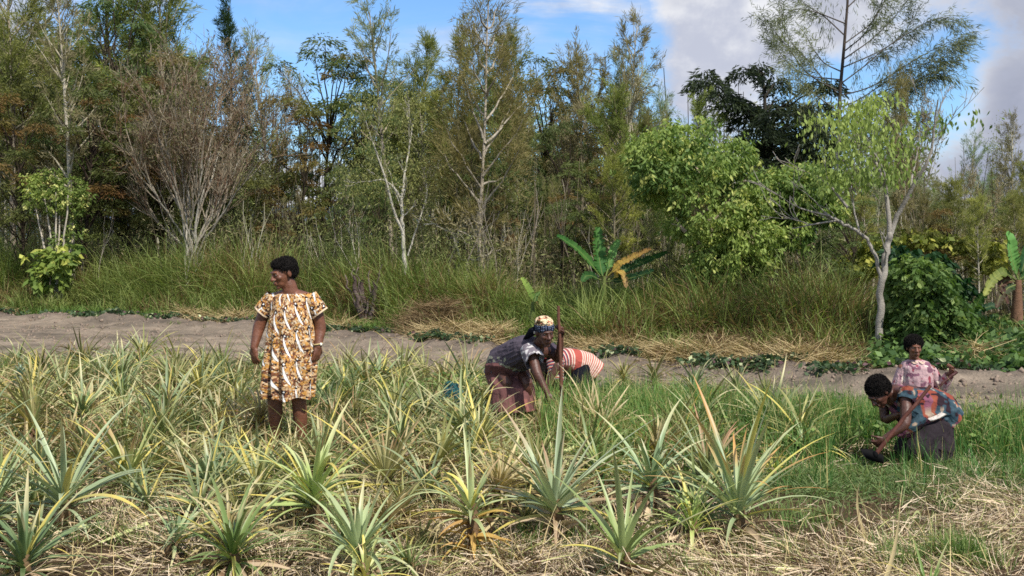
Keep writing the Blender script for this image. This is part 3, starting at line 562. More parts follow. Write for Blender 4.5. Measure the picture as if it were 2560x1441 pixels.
# banana plants
def banana(name, label, Y0, bx, by, lv, seed, stem_top=None, scol=lin(96, 104, 58), sr=.6):
    """LV: leaves as (list of px/py midrib points, width m, colour, second colour, depth offset)"""
    rng = np.random.default_rng(seed); base = P(bx, by, Y0); base[2] = gz1(base[0], Y0); o = empty(name, base); tag(o, label, 'banana plant')
    s1 = P(*(stem_top or (bx, by - 60)), Y0) - base; obj('stem', MB().add(*tube(np.array([(0, 0, -.1), s1 * .5, s1]), np.array([.1, .085, .05]) * sr, 10, scol)).mesh('stem', M_BARK, True), o)
    for pl, w, c1, c2, dy in lv:
        k = np.array([P(x, y, Y0 + dy * i / (len(pl) - 1)) - base for i, (x, y) in enumerate(pl)]); n = 60; t = np.linspace(0, len(k) - 1, n)
        q = np.stack([np.interp(t, np.arange(len(k)), k[:, i]) for i in range(3)], -1)
        for _ in range(3): q[1:-1] = (q[:-2] + q[1:-1] + q[2:]) / 3
        tg = unit(np.gradient(q, axis=0)); up = np.array([.25, -.75, .6]); sd = unit(np.cross(tg, up)); nn = np.cross(sd, tg); f = np.linspace(0, 1, n)
        ww = w * np.clip(np.minimum((f - .08) * 7, 1), .06, 1) * np.sqrt(np.clip(1 - ((f - .12) / .9) ** 4, 0.02, 1)); mb = MB(); C = cmix(c1, c2, np.clip(f + rng.normal(0, .15, n), 0, 1)); V = []; CC = []
        for sgn in (-1, -.5, 0, .5, 1):
            tear = (np.where(rng.uniform(0, 1, n) < .16, rng.uniform(.35, .7, n), rng.uniform(.88, 1.0, n)) if abs(sgn) == 1 else 1); e = (sd * (ww * sgn * tear)[:, None] / 2) + nn * (abs(sgn) * ww * .16)[:, None] + nn * (rng.normal(0, .006, n) * (abs(sgn)))[:, None]
            V.append(q + e); CC.append(C * (1.25 if sgn == 0 else rng.uniform(.9, 1.08)))
        V = np.stack(V, 1).reshape(-1, 3); i = np.arange(n - 1)[:, None] * 5; j = np.arange(4)[None]; mb.add(V, np.stack([i + j, i + j + 1, i + 6 + j, i + 5 + j], -1).reshape(-1, 4), np.stack(CC, 1).reshape(-1, 3))
        mb.add(*tube(q + nn * -.004, np.linspace(.014, .004, n), 5, cmix(lin(150, 160, 90), c1, .4))); obj('leaf', mb.mesh('leaf', M_LEAF, True), o)
    return o
G1, G2, G3 = lin(54, 92, 40), lin(82, 118, 54), lin(38, 74, 38); BY, BB = lin(214, 188, 84), lin(160, 128, 70)
banana('banana_plant', 'banana plant with one upright green leaf and one drying yellow-brown leaf', 18.2, 1510, 790,
       [([(1508, 700), (1500, 660), (1496, 620), (1494, 568)], .26, G1, G2, .15), ([(1500, 690), (1470, 650), (1440, 620), (1410, 600), (1392, 590)], .16, G2, G1, -.5), ([(1515, 690), (1525, 650), (1535, 620), (1548, 600)], .15, G2, lin(120, 170, 90), .3),
        ([(1520, 690), (1550, 660), (1590, 640), (1628, 622)], .13, BY, BB, -.3), ([(1520, 700), (1570, 670), (1620, 650), (1668, 630)], .15, G3, G1, .5), ([(1515, 705), (1560, 700), (1600, 690), (1635, 676)], .17, G3, G3, -.5), ([(1500, 700), (1480, 690), (1465, 690), (1455, 705)], .16, G3, G1, -.4),
        ([(1530, 700), (1548, 680), (1560, 690), (1565, 720)], .14, BY, lin(150, 120, 80), -.4), ([(1510, 700), (1480, 660), (1465, 640)], .15, G3, G1, .4)], 71, (1510, 690))
banana('banana_plant', 'banana plant with big pale green leaf and thick brown trunk, far right', 16.6, 2540, 850,
       [([(2545, 700), (2530, 650), (2520, 600), (2515, 585)], .3, G2, lin(120, 170, 90), -.2), ([(2540, 700), (2510, 680), (2480, 700), (2460, 740)], .16, G1, lin(150, 160, 80), -.5), ([(2550, 700), (2565, 640), (2575, 600)], .2, G3, G1, .3), ([(2545, 710), (2520, 720), (2500, 740), (2490, 770)], .15, G3, lin(80, 60, 44), -.3),
        ([(2548, 700), (2580, 680), (2620, 700)], .2, G1, G2, 0), ([(2540, 705), (2515, 700), (2500, 715), (2520, 760)], .14, lin(104, 80, 54), lin(84, 58, 46), -.2)], 72, (2545, 700), lin(124, 92, 74), 1.0)
banana('banana_plant', 'small banana plant with slanting leaf right of the rounded bush', 17.8, 2430, 850, [([(2420, 800), (2435, 770), (2455, 740), (2475, 715)], .17, G2, G1, -.2), ([(2420, 800), (2450, 775), (2480, 765), (2500, 770)], .14, G3, G3, 0), ([(2418, 800), (2410, 780), (2408, 760)], .12, G3, G1, .1)], 73, (2425, 790))
banana('banana_plant', 'young banana plant with one small leaf, in grass left of the yellow-leaved banana', 18.6, 1330, 790, [([(1335, 760), (1325, 730), (1310, 705), (1302, 695)], .14, G2, lin(150, 180, 90), -.1), ([(1335, 760), (1340, 740), (1350, 730)], .08, G1, G2, .1)], 74, (1333, 755))
# dead stump
def stump():
    rng = np.random.default_rng(75); Y0 = 21.3; base = P(915, 780, Y0); base[2] = gz1(base[0], Y0); mb = MB()
    for (x0, x1, y1, r) in ((905, 882, 690, .045), (915, 903, 700, .06), (925, 938, 705, .045), (930, 948, 678, .018), (900, 866, 690, .02), (915, 925, 672, .018), (935, 962, 700, .018), (905, 893, 668, .016), (925, 955, 660, .012), (910, 878, 672, .012)):
        t = np.linspace(0, 1, 9)[:, None]; q = (P(x0, 800, Y0 + rng.uniform(-.1, .1)) - base) * (1 - t) + (P(x1, y1, Y0 + rng.uniform(-.2, .2)) - base) * t + rng.normal(0, .022, (9, 3)); mb.add(*tube(q, np.linspace(r * 1.3, r * .5, 9) * rng.uniform(.8, 1.2, 9), 7, cmix(lin(70, 56, 52), lin(132, 118, 110), rng.uniform(0, 1, 9))))
    o = obj('dead_stump', mb.mesh('dead_stump', M_BARK, True), None, base); tag(o, 'splintered grey dead stump standing in the tall green grass', 'stump')
stump()
# ------------------------------------------------------------------ the rows of trees behind
PROF = np.array([(-60, -70), (0, -60), (120, -40), (200, -60), (330, -10), (440, -10), (480, 110), (530, 150), (560, 120), (640, 190), (685, 95), (720, 230), (790, 105), (850, 115), (900, 180), (940, 110), (990, 45), (1050, 110), (1100, 140), (1150, 95), (1215, 90), (1290, 95), (1320, 170), (1400, 175), (1450, 145), (1550, 65), (1620, 140),
                 (1690, 250), (1760, 260), (1850, 320), (1950, 340), (2050, 330), (2150, 300), (2240, 230), (2330, 300), (2400, 370), (2470, 330), (2540, 330), (2640, 350)], float)
def spot(px, top, kind, Y, wide, label): pass
KEY = [(30, -70, OAKS[0], 29, 1.1, 'olive feathery tree at the far left corner reaching out of the picture'), (115, 60, BUS[1], 33, 1.1, 'thin airy tree with cloud showing through it, second from the far left'),
       (180, -40, OAKS[5], 26.5, .9, 'pale grey-trunked feathery tree behind the flowering shrub'), (250, -60, OAKS[4], 31, 1.0, 'tall olive tree above the pale grey-trunked tree'), (330, -40, LAY[0], 30, .7, 'tall dark tree with flat sprays left of the pointed trees'),
       (430, -20, OAKS[1], 30.5, 1.25, 'broad olive tree with a notched top left of the blue gap'), (685, 95, OAKS[3], 31, .8, 'thin see-through tree just right of the spire-shaped tree'), (800, 105, LAY[1], 28.5, .85, 'layered tree with rust-tinged pads of leaves right of the standing woman'),
       (740, 250, LAY[2], 27, .8, 'low spreading rusty-leaved tree above the standing woman'), (900, 170, LAY[0], 27.5, .6, 'dark flat-topped tree left of the pointed airy tree'), (990, 44, OAKS[3], 27.5, 1.0, 'pointed airy grey-green tree with ragged tip left of the ladder-branched tree'),
       (1060, 110, OAKS[0], 28.5, .9, 'olive tree between the pointed airy tree and the ladder-branched tree'), (1140, 100, OAKS[4], 27.5, .8, 'dense olive tree close on the left of the ladder-branched tree'), (1285, 95, OAKS[1], 26.5, .75, 'narrow yellow-olive tree close on the right of the ladder-branched tree'),
       (1350, 150, LAY[1], 27, .7, 'arching open-crowned tree right of the narrow yellow-olive tree'), (1450, 140, OAKS[2], 25.5, .95, 'wide brown-olive tree above the banana plant'), (1555, 60, OAKS[5], 25, .9, 'pale-stemmed brownish tree with a pointed tip beside the white cloud'), (1620, 140, OAKS[3], 25.5, 1.0, 'sparse tree with tufted tip at the edge of the white cloud'),
       (1700, 240, OAKS[3], 27, .8, 'thin wispy tree in front of the cloud above the lime-green tree'), (1750, 262, OAKS[4], 24, .8, 'small conical olive tree directly above the lime-green crown'), (2240, 195, OAKS[2], 22, .55, 'brown clump-topped tree hanging behind the white-trunked tree'),
       (2290, 260, BUS[2], 22, .8, 'brown twiggy tree right of the white-trunked tree'), (2410, 350, OAKS[3], 24, .75, 'sparse grey tree with ragged tip right of the white-trunked tree'), (2470, 290, BUS[1], 26, .7, 'thin wispy tree against grey cloud near the right edge'), (2540, 300, OAKS[5], 25, .8, 'feathery grey-brown tree at the right edge of the picture'),
       (1650, 300, OAKS[2], 23.5, .8, 'brown feathery tree left of the lime-green crown'), (210, 180, LAY[1], 27, .75, 'green layered tree behind the pale grey-trunked tree'), (400, 130, LAY[1], 28.5, .9, 'bright green flat crown above the bare white stems'),
       (650, 180, BUS[2], 28.0, .9, 'brown twiggy tree below the spire-shaped tree'), (60, 200, LAY[2], 27.5, .8, 'dark rusty layered tree at the left edge'), (1400, 300, LAY[0], 24, .6, 'dark green tree left of the wide brown-olive tree'), (850, 420, LAY[0], 25, .6, 'low dark layered tree beside the gap of white sky'),
       (1250, 480, LAY[1], 23, .5, 'low green layered tree under the ladder-branched tree'), (1100, 500, LAY[0], 23.8, .5, 'low dark tree in the gap between the white forked trunk and the ladder-branched tree')]
NAMES = {id(OAKS[i]): 'feathery_tree' for i in range(6)}; NAMES.update({id(LAY[i]): 'layered_tree' for i in range(3)}); NAMES.update({id(BUS[i]): 'twiggy_tree' for i in range(3)})
def back_rows():
    rng = np.random.default_rng(80)
    for (px, top, k, Y, wd, lab) in KEY: tree_at(NAMES[id(k)], k[0], k[1], px, top, Y, lab, rz=rng.uniform(0, 6.28), wide=wd)
    for row, (dy, step, lo) in enumerate(((5.0, 66, 250), (9.0, 58, 150), (14.0, 60, 150), (20.0, 70, 130))):
        px = -70 + row * 17
        while px < 2640:
            px += step * rng.uniform(.6, 1.4); X0 = (px - 1280) / F * 26; Y = float(Yb(X0)) + dy + rng.uniform(-1.2, 1.2)
            top = np.interp(px, PROF[:, 0], PROF[:, 1]) + lo + rng.uniform(-30, 110)
            if row > 0 and (690 < px < 860 or 240 < px < 320 or 60 < px < 130) and rng.uniform() < .85: continue
            top = min(top, 500)
            k = [OAKS[0], OAKS[1], OAKS[2], OAKS[4], LAY[0], LAY[1], LAY[2], BUS[0], BUS[1], BUS[2], OAKS[3], OAKS[5]][rng.choice(12, p=[.12, .1, .14, .08, .1, .08, .04, .07, .07, .09, .05, .06])]
            fam = NAMES[id(k)]; side = 'left' if px < 853 else ('middle' if px < 1706 else 'right')
            lab = {'feathery_tree': 'slender feathery olive tree', 'layered_tree': 'dark tree with flat layers of leaves', 'twiggy_tree': 'thin brownish twiggy tree'}[fam] + ' in the crowded wood behind the bank'
            tree_at(fam, k[0], k[1], px, top, Y, lab, 'tree', {'feathery_tree': 'feathery trees crowded in the wood', 'layered_tree': 'layered trees crowded in the wood', 'twiggy_tree': 'twiggy trees crowded in the wood'}[fam], rng.uniform(0, 6.28), wide=rng.uniform(.75, 1.15))
back_rows()
def right_rows():
    rng = np.random.default_rng(83)
    for i in range(15):
        px = 2180 + i * 32 + rng.uniform(-12, 12); X0 = (px - 1280) / F * 22; Y = float(Yb(X0)) + rng.uniform(6.5, 12); k = (OAKS[3], OAKS[5], OAKS[1], BUS[1], BUS[2])[i % 5]; fam = NAMES[id(k)]
        lab, grp = {'feathery_tree': ('slender feathery olive tree in the crowded wood behind the bank', 'feathery trees crowded in the wood'), 'twiggy_tree': ('thin brownish twiggy tree in the crowded wood behind the bank', 'twiggy trees crowded in the wood')}[fam]
        tree_at(fam, k[0], k[1], px, rng.uniform(390, 490), Y, lab, 'tree', grp, rng.uniform(0, 6.28), wide=rng.uniform(.9, 1.4))
right_rows()
# pale bare saplings
def saplings():
    rng = np.random.default_rng(81); protos = [bushy(90 + i, Ht=3.2, W=1.3, depth=2, per=0, tc=(PALE, lin(150, 140, 126), TRUNK)[i % 3], r0=(.022, .018, .026)[i % 3], up=.2, spread=.4, L0=.5)[0] for i in range(5)]
    for i in range(110):
        px = rng.choice([rng.uniform(1180, 1700), rng.uniform(0, 2560), rng.uniform(1850, 2150)], p=[.4, .5, .1]); X0 = (px - 1280) / F * 22; Y = max(float(Yb(X0)) + rng.uniform(1.8, 7), 20.5 + rng.uniform(0, 3)); x = (px - 1280) / F * Y
        o = empty('bare_sapling', (x, Y, gz1(x, Y)), rng.uniform(0, 6.28), rng.uniform(.5, .85)); tag(o, 'pale leafless sapling in the shade behind the grass bank', 'sapling', 'pale bare saplings in the thicket'); obj('stem', protos[i % 5], o)
saplings()
# ------------------------------------------------------------------ bank vegetation
TOPP = np.array([(-200, 590), (0, 588), (90, 630), (200, 640), (300, 612), (450, 605), (560, 592), (700, 600), (800, 628), (850, 640), (900, 618), (1000, 612), (1060, 640), (1150, 650), (1230, 650), (1290, 705), (1400, 716), (1500, 705), (1600, 705), (1700, 690), (1780, 650), (1880, 690), (1950, 660), (2060, 650), (2130, 690), (2170, 740), (2190, 850), (2240, 860), (2400, 850), (2470, 800), (2560, 800), (2800, 790)], float)
GA, GB = lin(94, 126, 52), lin(150, 164, 88); GD = lin(66, 94, 42); ST, ST2, BR = lin(196, 172, 120), lin(160, 136, 92), lin(108, 86, 62)
def bankpts(rng, n, d0, d1, x0=-220, x1=2780, p=1.0):
    px = rng.uniform(x0, x1, n); X = (px - 1280) / F * 22
    for _ in range(4): Y = Yb(X) + 0; X = (px - 1280) / F * Y
    Y = Y + d0 + (d1 - d0) * rng.uniform(0, 1, n) ** p; X = (px - 1280) / F * Y
    return px, X, Y
def tall_grass():
    rng = np.random.default_rng(100); mb = MB()
    px, X, Y = bankpts(rng, 4300, .2, 4.2, p=.8); top = np.interp(px, TOPP[:, 0], TOPP[:, 1]); h = np.maximum(.25, H - (top - HZ) / F * Y - gz(X, Y)) 
    d = np.clip((Y - Yb(X)) / 2.0, .4, 1); d = np.where((px > 1430) & (px < 1620), np.maximum(d, .85), d); h = h * d * rng.uniform(.55, 1.15, len(h)); h = np.where((np.abs(px - 915) < 48) & (Y < 21.5), h * .4, h); ctone = rng.uniform(-.55, .45, len(h))
    per = 26; n = len(X) * per; rep = lambda a: np.repeat(a, per)
    cx, cy, ch = rep(X), rep(Y), rep(h); bx = cx + rng.normal(0, .12, n); by = cy + rng.normal(0, .12, n)
    base = np.stack([bx, by, gz(bx, by) - .03], -1); q = np.stack([bx, by], -1)
    dry = fbm(q * .8, 41, 2); dryp = np.clip((dry - .46) * 3.2, .08, .75); rp = rep(px); dryp = np.where((rp > 1720) & (rp < 2190), np.maximum(dryp, .55), dryp); dryp = np.where((rp > 1030) & (rp < 1180), np.maximum(dryp, .45), dryp)
    isdry = rng.uniform(0, 1, n) < dryp; isg = fbm(q * 1.5, 43, 2)
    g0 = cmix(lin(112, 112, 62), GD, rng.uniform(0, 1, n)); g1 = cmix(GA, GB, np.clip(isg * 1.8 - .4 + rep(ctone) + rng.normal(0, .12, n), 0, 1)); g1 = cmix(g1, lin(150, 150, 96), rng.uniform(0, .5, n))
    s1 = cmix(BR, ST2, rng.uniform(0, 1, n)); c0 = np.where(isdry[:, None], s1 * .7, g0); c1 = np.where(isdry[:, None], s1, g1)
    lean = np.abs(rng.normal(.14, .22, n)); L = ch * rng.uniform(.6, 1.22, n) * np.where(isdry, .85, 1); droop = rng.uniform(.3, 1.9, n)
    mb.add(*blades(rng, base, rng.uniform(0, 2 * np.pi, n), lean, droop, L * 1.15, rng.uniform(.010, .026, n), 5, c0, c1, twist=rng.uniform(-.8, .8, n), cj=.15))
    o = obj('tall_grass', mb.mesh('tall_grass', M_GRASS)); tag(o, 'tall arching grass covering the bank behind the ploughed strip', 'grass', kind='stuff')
    # short bright grass and dead mats along the foot
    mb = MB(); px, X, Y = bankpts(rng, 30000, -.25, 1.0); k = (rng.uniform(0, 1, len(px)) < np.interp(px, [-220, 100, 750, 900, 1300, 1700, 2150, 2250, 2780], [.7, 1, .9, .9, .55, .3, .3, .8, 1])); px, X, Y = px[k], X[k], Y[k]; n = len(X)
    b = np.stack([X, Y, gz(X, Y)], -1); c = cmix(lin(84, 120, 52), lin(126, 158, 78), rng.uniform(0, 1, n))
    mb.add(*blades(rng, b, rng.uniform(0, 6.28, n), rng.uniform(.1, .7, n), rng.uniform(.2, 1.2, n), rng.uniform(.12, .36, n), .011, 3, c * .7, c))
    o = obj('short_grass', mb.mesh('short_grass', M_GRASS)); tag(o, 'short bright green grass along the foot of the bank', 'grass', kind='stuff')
tall_grass()
def heap(rng, mb, cx, cy, rx, ry, hh, n, L=(.15, .5), w=.009, ca=ST, cb=ST2, cc=None, hang=0.3):
    x = cx + rng.normal(0, rx * .5, n); y = cy + rng.normal(0, ry * .5, n); r2 = ((x - cx) / rx) ** 2 + ((y - cy) / ry) ** 2
    z = gz(x, y) + hh * np.exp(-r2 * 1.6) * rng.uniform(.3, 1.0, n) + .015
    c = cmix(ca, cb, rng.uniform(0, 1, n)); c = c if cc is None else np.where((rng.uniform(0, 1, n) < .25)[:, None], cc, c)
    mb.add(*blades(rng, np.stack([x, y, z], -1), rng.uniform(0, 6.28, n), rng.uniform(1.0, 1.6, n), rng.uniform(-.3, hang * 2, n), rng.uniform(L[0], L[1], n), w, 3, c, c, twist=rng.uniform(-1.2, 1.2, n), cj=.12, tipw=.4))
def bank_straw():
    rng = np.random.default_rng(101); mb = MB()
    for (px, py, wx, hh, n, tone) in ((1060, 800, 60, .75, 3200, 1), (1110, 770, 60, .9, 2600, 1), (1000, 810, 50, .3, 900, 1), (1150, 830, 110, .35, 3200, 0), (1240, 830, 70, .35, 2200, 0), (600, 770, 60, .3, 1500, 0), (530, 780, 60, .25, 1100, 0), (470, 775, 30, .35, 500, 0), (720, 790, 40, .2, 700, 0), (860, 790, 50, .25, 700, 0),
                                (1480, 850, 60, .2, 1600, 0), (1560, 855, 80, .22, 2400, 0), (1680, 860, 80, .22, 2400, 0), (1790, 868, 80, .25, 2600, 0), (1900, 880, 90, .28, 3400, 0), (2000, 890, 80, .28, 3000, 0), (2080, 905, 70, .2, 1800, 0), (1440, 850, 30, .4, 700, 1), (30, 780, 40, .1, 500, 0), (2450, 800, 40, .5, 700, 0),
                                (1830, 850, 60, .5, 1200, 1), (1920, 860, 60, .4, 900, 1), (2020, 860, 60, .4, 900, 1), (2120, 880, 50, .4, 700, 1)):
        X = (px - 1280) / F * 20
        for _ in range(4): Yc = float(Yb(X)); X = (px - 1280) / F * Yc
        Yc += .55 if tone else .1
        heap(rng, mb, X, Yc, wx / F * Yc, .55, hh * .75, n, (.12, .55), .009, *((lin(150, 130, 98), lin(110, 92, 68)) if tone else (lin(204, 184, 140), lin(166, 146, 106))), cc=BR, hang=.5)
    o = obj('straw', mb.mesh('straw', M_DRY)); tag(o, 'cut dry straw lying in heaps along the far edge of the ploughed soil', 'straw', kind='stuff')
bank_straw()
def vines():
    rng = np.random.default_rng(102); mb = MB(); px, X, Y = bankpts(rng, 3000, -1.15, .15, p=.9)
    dens = np.interp(px, [-220, 0, 500, 800, 1000, 1400, 1800, 2150, 2300, 2780], [.6, .6, .6, .6, .55, .5, .5, .5, .6, .6]); k = (rng.uniform(0, 1, len(px)) < dens) & (vnoise(np.stack([X * 2, Y * 2.5], -1), 5) > .52); X, Y, px = X[k], Y[k], px[k]
    ex = (px > 2180); X = np.concatenate([X, X[ex] + rng.normal(0, .2, ex.sum())]); Y = np.concatenate([Y, Y[ex] + .4]); per = 16; n = len(X) * per
    x = np.repeat(X, per) + rng.normal(0, .075, n); y = np.repeat(Y, per) + rng.normal(0, .075, n); z = gz(x, y) + rng.uniform(.01, .11, n)
    d = rng.normal(0, 1, (n, 3)) * (1, 1, .3) + (0, 0, .1); c = cmix(lin(40, 56, 38), lin(84, 106, 70), rng.uniform(0, 1, n)); c = np.where((rng.uniform(0, 1, n) < .1)[:, None], lin(104, 74, 80), c); c = np.where((rng.uniform(0, 1, n) < .05)[:, None], lin(190, 196, 150), c)
    mb.add(*leaves(rng, np.stack([x, y, z], -1), d, rng.uniform(.05, .1, n), .055, c, .2))
    # dense dark leafy cover at the right edge
    px, X, Y = bankpts(rng, 7500, -.8, 2.6, 2180, 2800); n = len(X); z = gz(X, Y) + rng.uniform(0, 1, n) ** .7 * (.16 + .28 * fbm(np.stack([X * 1.5, Y * 1.5], -1), 6)) * np.clip((Y - Yb(X) + 1.3), .2, 1.2)
    mb.add(*leaves(rng, np.stack([X, Y, z], -1), rng.normal(0, 1, (n, 3)) * (1, 1, .4) + (0, 0, -.1), rng.uniform(.08, .14, n), .08, cmix(lin(52, 80, 44), lin(110, 136, 74), rng.uniform(0, 1, n)), .2))
    o = obj('vine_leaves', mb.mesh('vine_leaves', M_LEAF)); tag(o, 'low dark green creeping vines on the mounded soil at the foot of the bank', 'ground cover', kind='stuff')
    # straws and small weeds strewn on the bare strip
    mb2 = MB(); px, X, Y = bankpts(rng, 5200, -7, .1); k = Y > Yf(X) - .3; X, Y = X[k], Y[k]; n = len(X); k = rng.uniform(0, 1, n) < np.clip(fbm(np.stack([X, Y], -1) * 1.4, 77, 2) * 3 - 1.1, .08, 1); X, Y = X[k], Y[k]; n = len(X)
    mb2.add(*blades(rng, np.stack([X, Y, gz(X, Y) + .01], -1), rng.uniform(0, 6.28, n), rng.uniform(1.2, 1.6, n), rng.normal(0, .4, n), rng.uniform(.05, .25, n), .006, 3, cmix(lin(196, 176, 140), lin(104, 84, 64), rng.uniform(0, 1, n)), ST2, tipw=.4)); n = 150
    j = rng.integers(0, len(X), n); x = np.repeat(X[j], 9) + rng.normal(0, .03, n * 9); y = np.repeat(Y[j], 9) + rng.normal(0, .03, n * 9); mb2.add(*blades(rng, np.stack([x, y, gz(x, y)], -1), rng.uniform(0, 6.28, n * 9), rng.uniform(.2, 1.2, n * 9), .4, rng.uniform(.03, .13, n * 9), .008, 3, GD, GB))
    o = obj('soil_litter', mb2.mesh('soil_litter', M_DRY)); tag(o, 'bits of straw and tiny weeds strewn over the ploughed soil', 'litter', kind='stuff')
    # clods
    mb = MB(); n = 5200; px, X, Y = bankpts(rng, n, -6.5, .1, p=.7); k = Y > Yf(X); X, Y = X[k], Y[k]
    for x, y in zip(X, Y):
        s = rng.uniform(.012, .055) * rng.uniform(.5, 1); q = unit(np.array([(1, 0, 0), (0, 1, 0), (-1, 0, 0), (0, -1, 0), (0, 0, .8), (0, 0, -1)], float) + rng.normal(0, .3, (6, 3))) * s * rng.uniform(.7, 1.2, (6, 1)); f = np.array([(0, 1, 4), (1, 2, 4), (2, 3, 4), (3, 0, 4), (1, 0, 5), (2, 1, 5), (3, 2, 5), (0, 3, 5)])
        mb.add(q + (x, y, gz1(x, y)), f, np.array(lin(134, 118, 104)) * rng.uniform(.75, 1.1))
    o = obj('soil_clods', mb.mesh('soil_clods', M_FLAT)); tag(o, 'crumbled clods scattered on the bare ploughed soil', 'soil', kind='stuff')
vines()
def undergrowth():
    rng = np.random.default_rng(103); mb = MB(); px, X, Y = bankpts(rng, 17000, 2.5, 11, p=.9); k = Y > 20.3; px, X, Y = px[k], X[k], Y[k]; n = len(X)
    hmax = 1.1 + 1.4 * fbm(np.stack([X * .6, Y * .6], -1), 12, 3); hmax = hmax * np.interp(px, [0, 1150, 1250, 1700, 1800, 2780], [1, 1, .75, .75, 1, 1]); z = gz(X, Y) + hmax * rng.uniform(0, 1, n) ** .8
    per = 9; b = np.repeat(np.stack([X, Y, z], -1), per, 0) + rng.normal(0, .16, (n * per, 3)); m = n * per; k = fbm(b * 1.3, 15, 2) > .40; b = b[k]; m = len(b)
    c = cmix(lin(112, 118, 74), lin(160, 162, 106), rng.uniform(0, 1, m)); c = np.where((fbm(b * .8, 19, 2) > .56)[:, None], cmix(lin(158, 146, 114), lin(130, 120, 92), rng.uniform(0, 1, m)), c)
    mb.add(*leaves(rng, b, rng.normal(0, .6, (m, 3)) + (0, 0, .25), rng.uniform(.06, .15, m), .018, c, .25))
    n = 1500; px, X, Y = bankpts(rng, n, 2.2, 12); k = Y > 20.3; X, Y = X[k], Y[k]; n = len(X); b = np.stack([X, Y, gz(X, Y)], -1); mb.add(*blades(rng, b, rng.uniform(0, 6.28, n), rng.uniform(0, .5, n), rng.uniform(-.2, .4, n), rng.uniform(1, 3.4, n), rng.uniform(.012, .032, n), 4, cmix(lin(84, 74, 60), lin(150, 140, 124), rng.uniform(0, 1, n) ** 2), lin(110, 98, 80), twist=rng.uniform(-.5, .5, n), tipw=.3))
    o = obj('undergrowth', mb.mesh('undergrowth', M_NEEDLE)); tag(o, 'tangled brown and olive undergrowth of stems and leaves between the trunks', 'undergrowth', kind='stuff')
    mb = MB(); n = 26000; bx = rng.uniform(-24, 24, n); by = rng.uniform(44, 58, n); a = bx / by * F + 1280
    hm = (2.0 + 6.5 * np.clip(fbm(np.stack([bx * .35, by * .12], -1), 33, 3) * 1.8 - .35, 0, 1)); hm = hm * np.where((np.abs(a - 750) < 110) | (np.abs(a - 290) < 50) | (a > 2330), .42, 1)
    z = gz(bx, by) + hm * rng.uniform(0, 1, n) ** .8; q = np.stack([bx, by, z], -1); q = np.repeat(q, 3, 0) + rng.normal(0, .25, (n * 3, 3)); m = len(q)
    mb.add(*leaves(rng, q, rng.normal(0, .7, (m, 3)), rng.uniform(.2, .45, m), .08, cmix(lin(104, 114, 84), lin(140, 148, 112), rng.uniform(0, 1, m)), .2))
    n = 700; bx = rng.uniform(-24, 15, n); by = rng.uniform(40, 56, n); b = np.stack([bx, by, gz(bx, by)], -1)
    mb.add(*blades(rng, b, rng.uniform(0, 6.28, n), rng.uniform(0, .12, n), rng.uniform(-.1, .15, n), rng.uniform(3, 8, n), rng.uniform(.04, .1, n), 4, lin(70, 62, 54), lin(90, 84, 70), tipw=.3))
    o = obj('far_wood', mb.mesh('far_wood', M_NEEDLE)); tag(o, 'dim mass of far-off wood seen between the nearer trunks', 'woods', kind='stuff')
undergrowth()
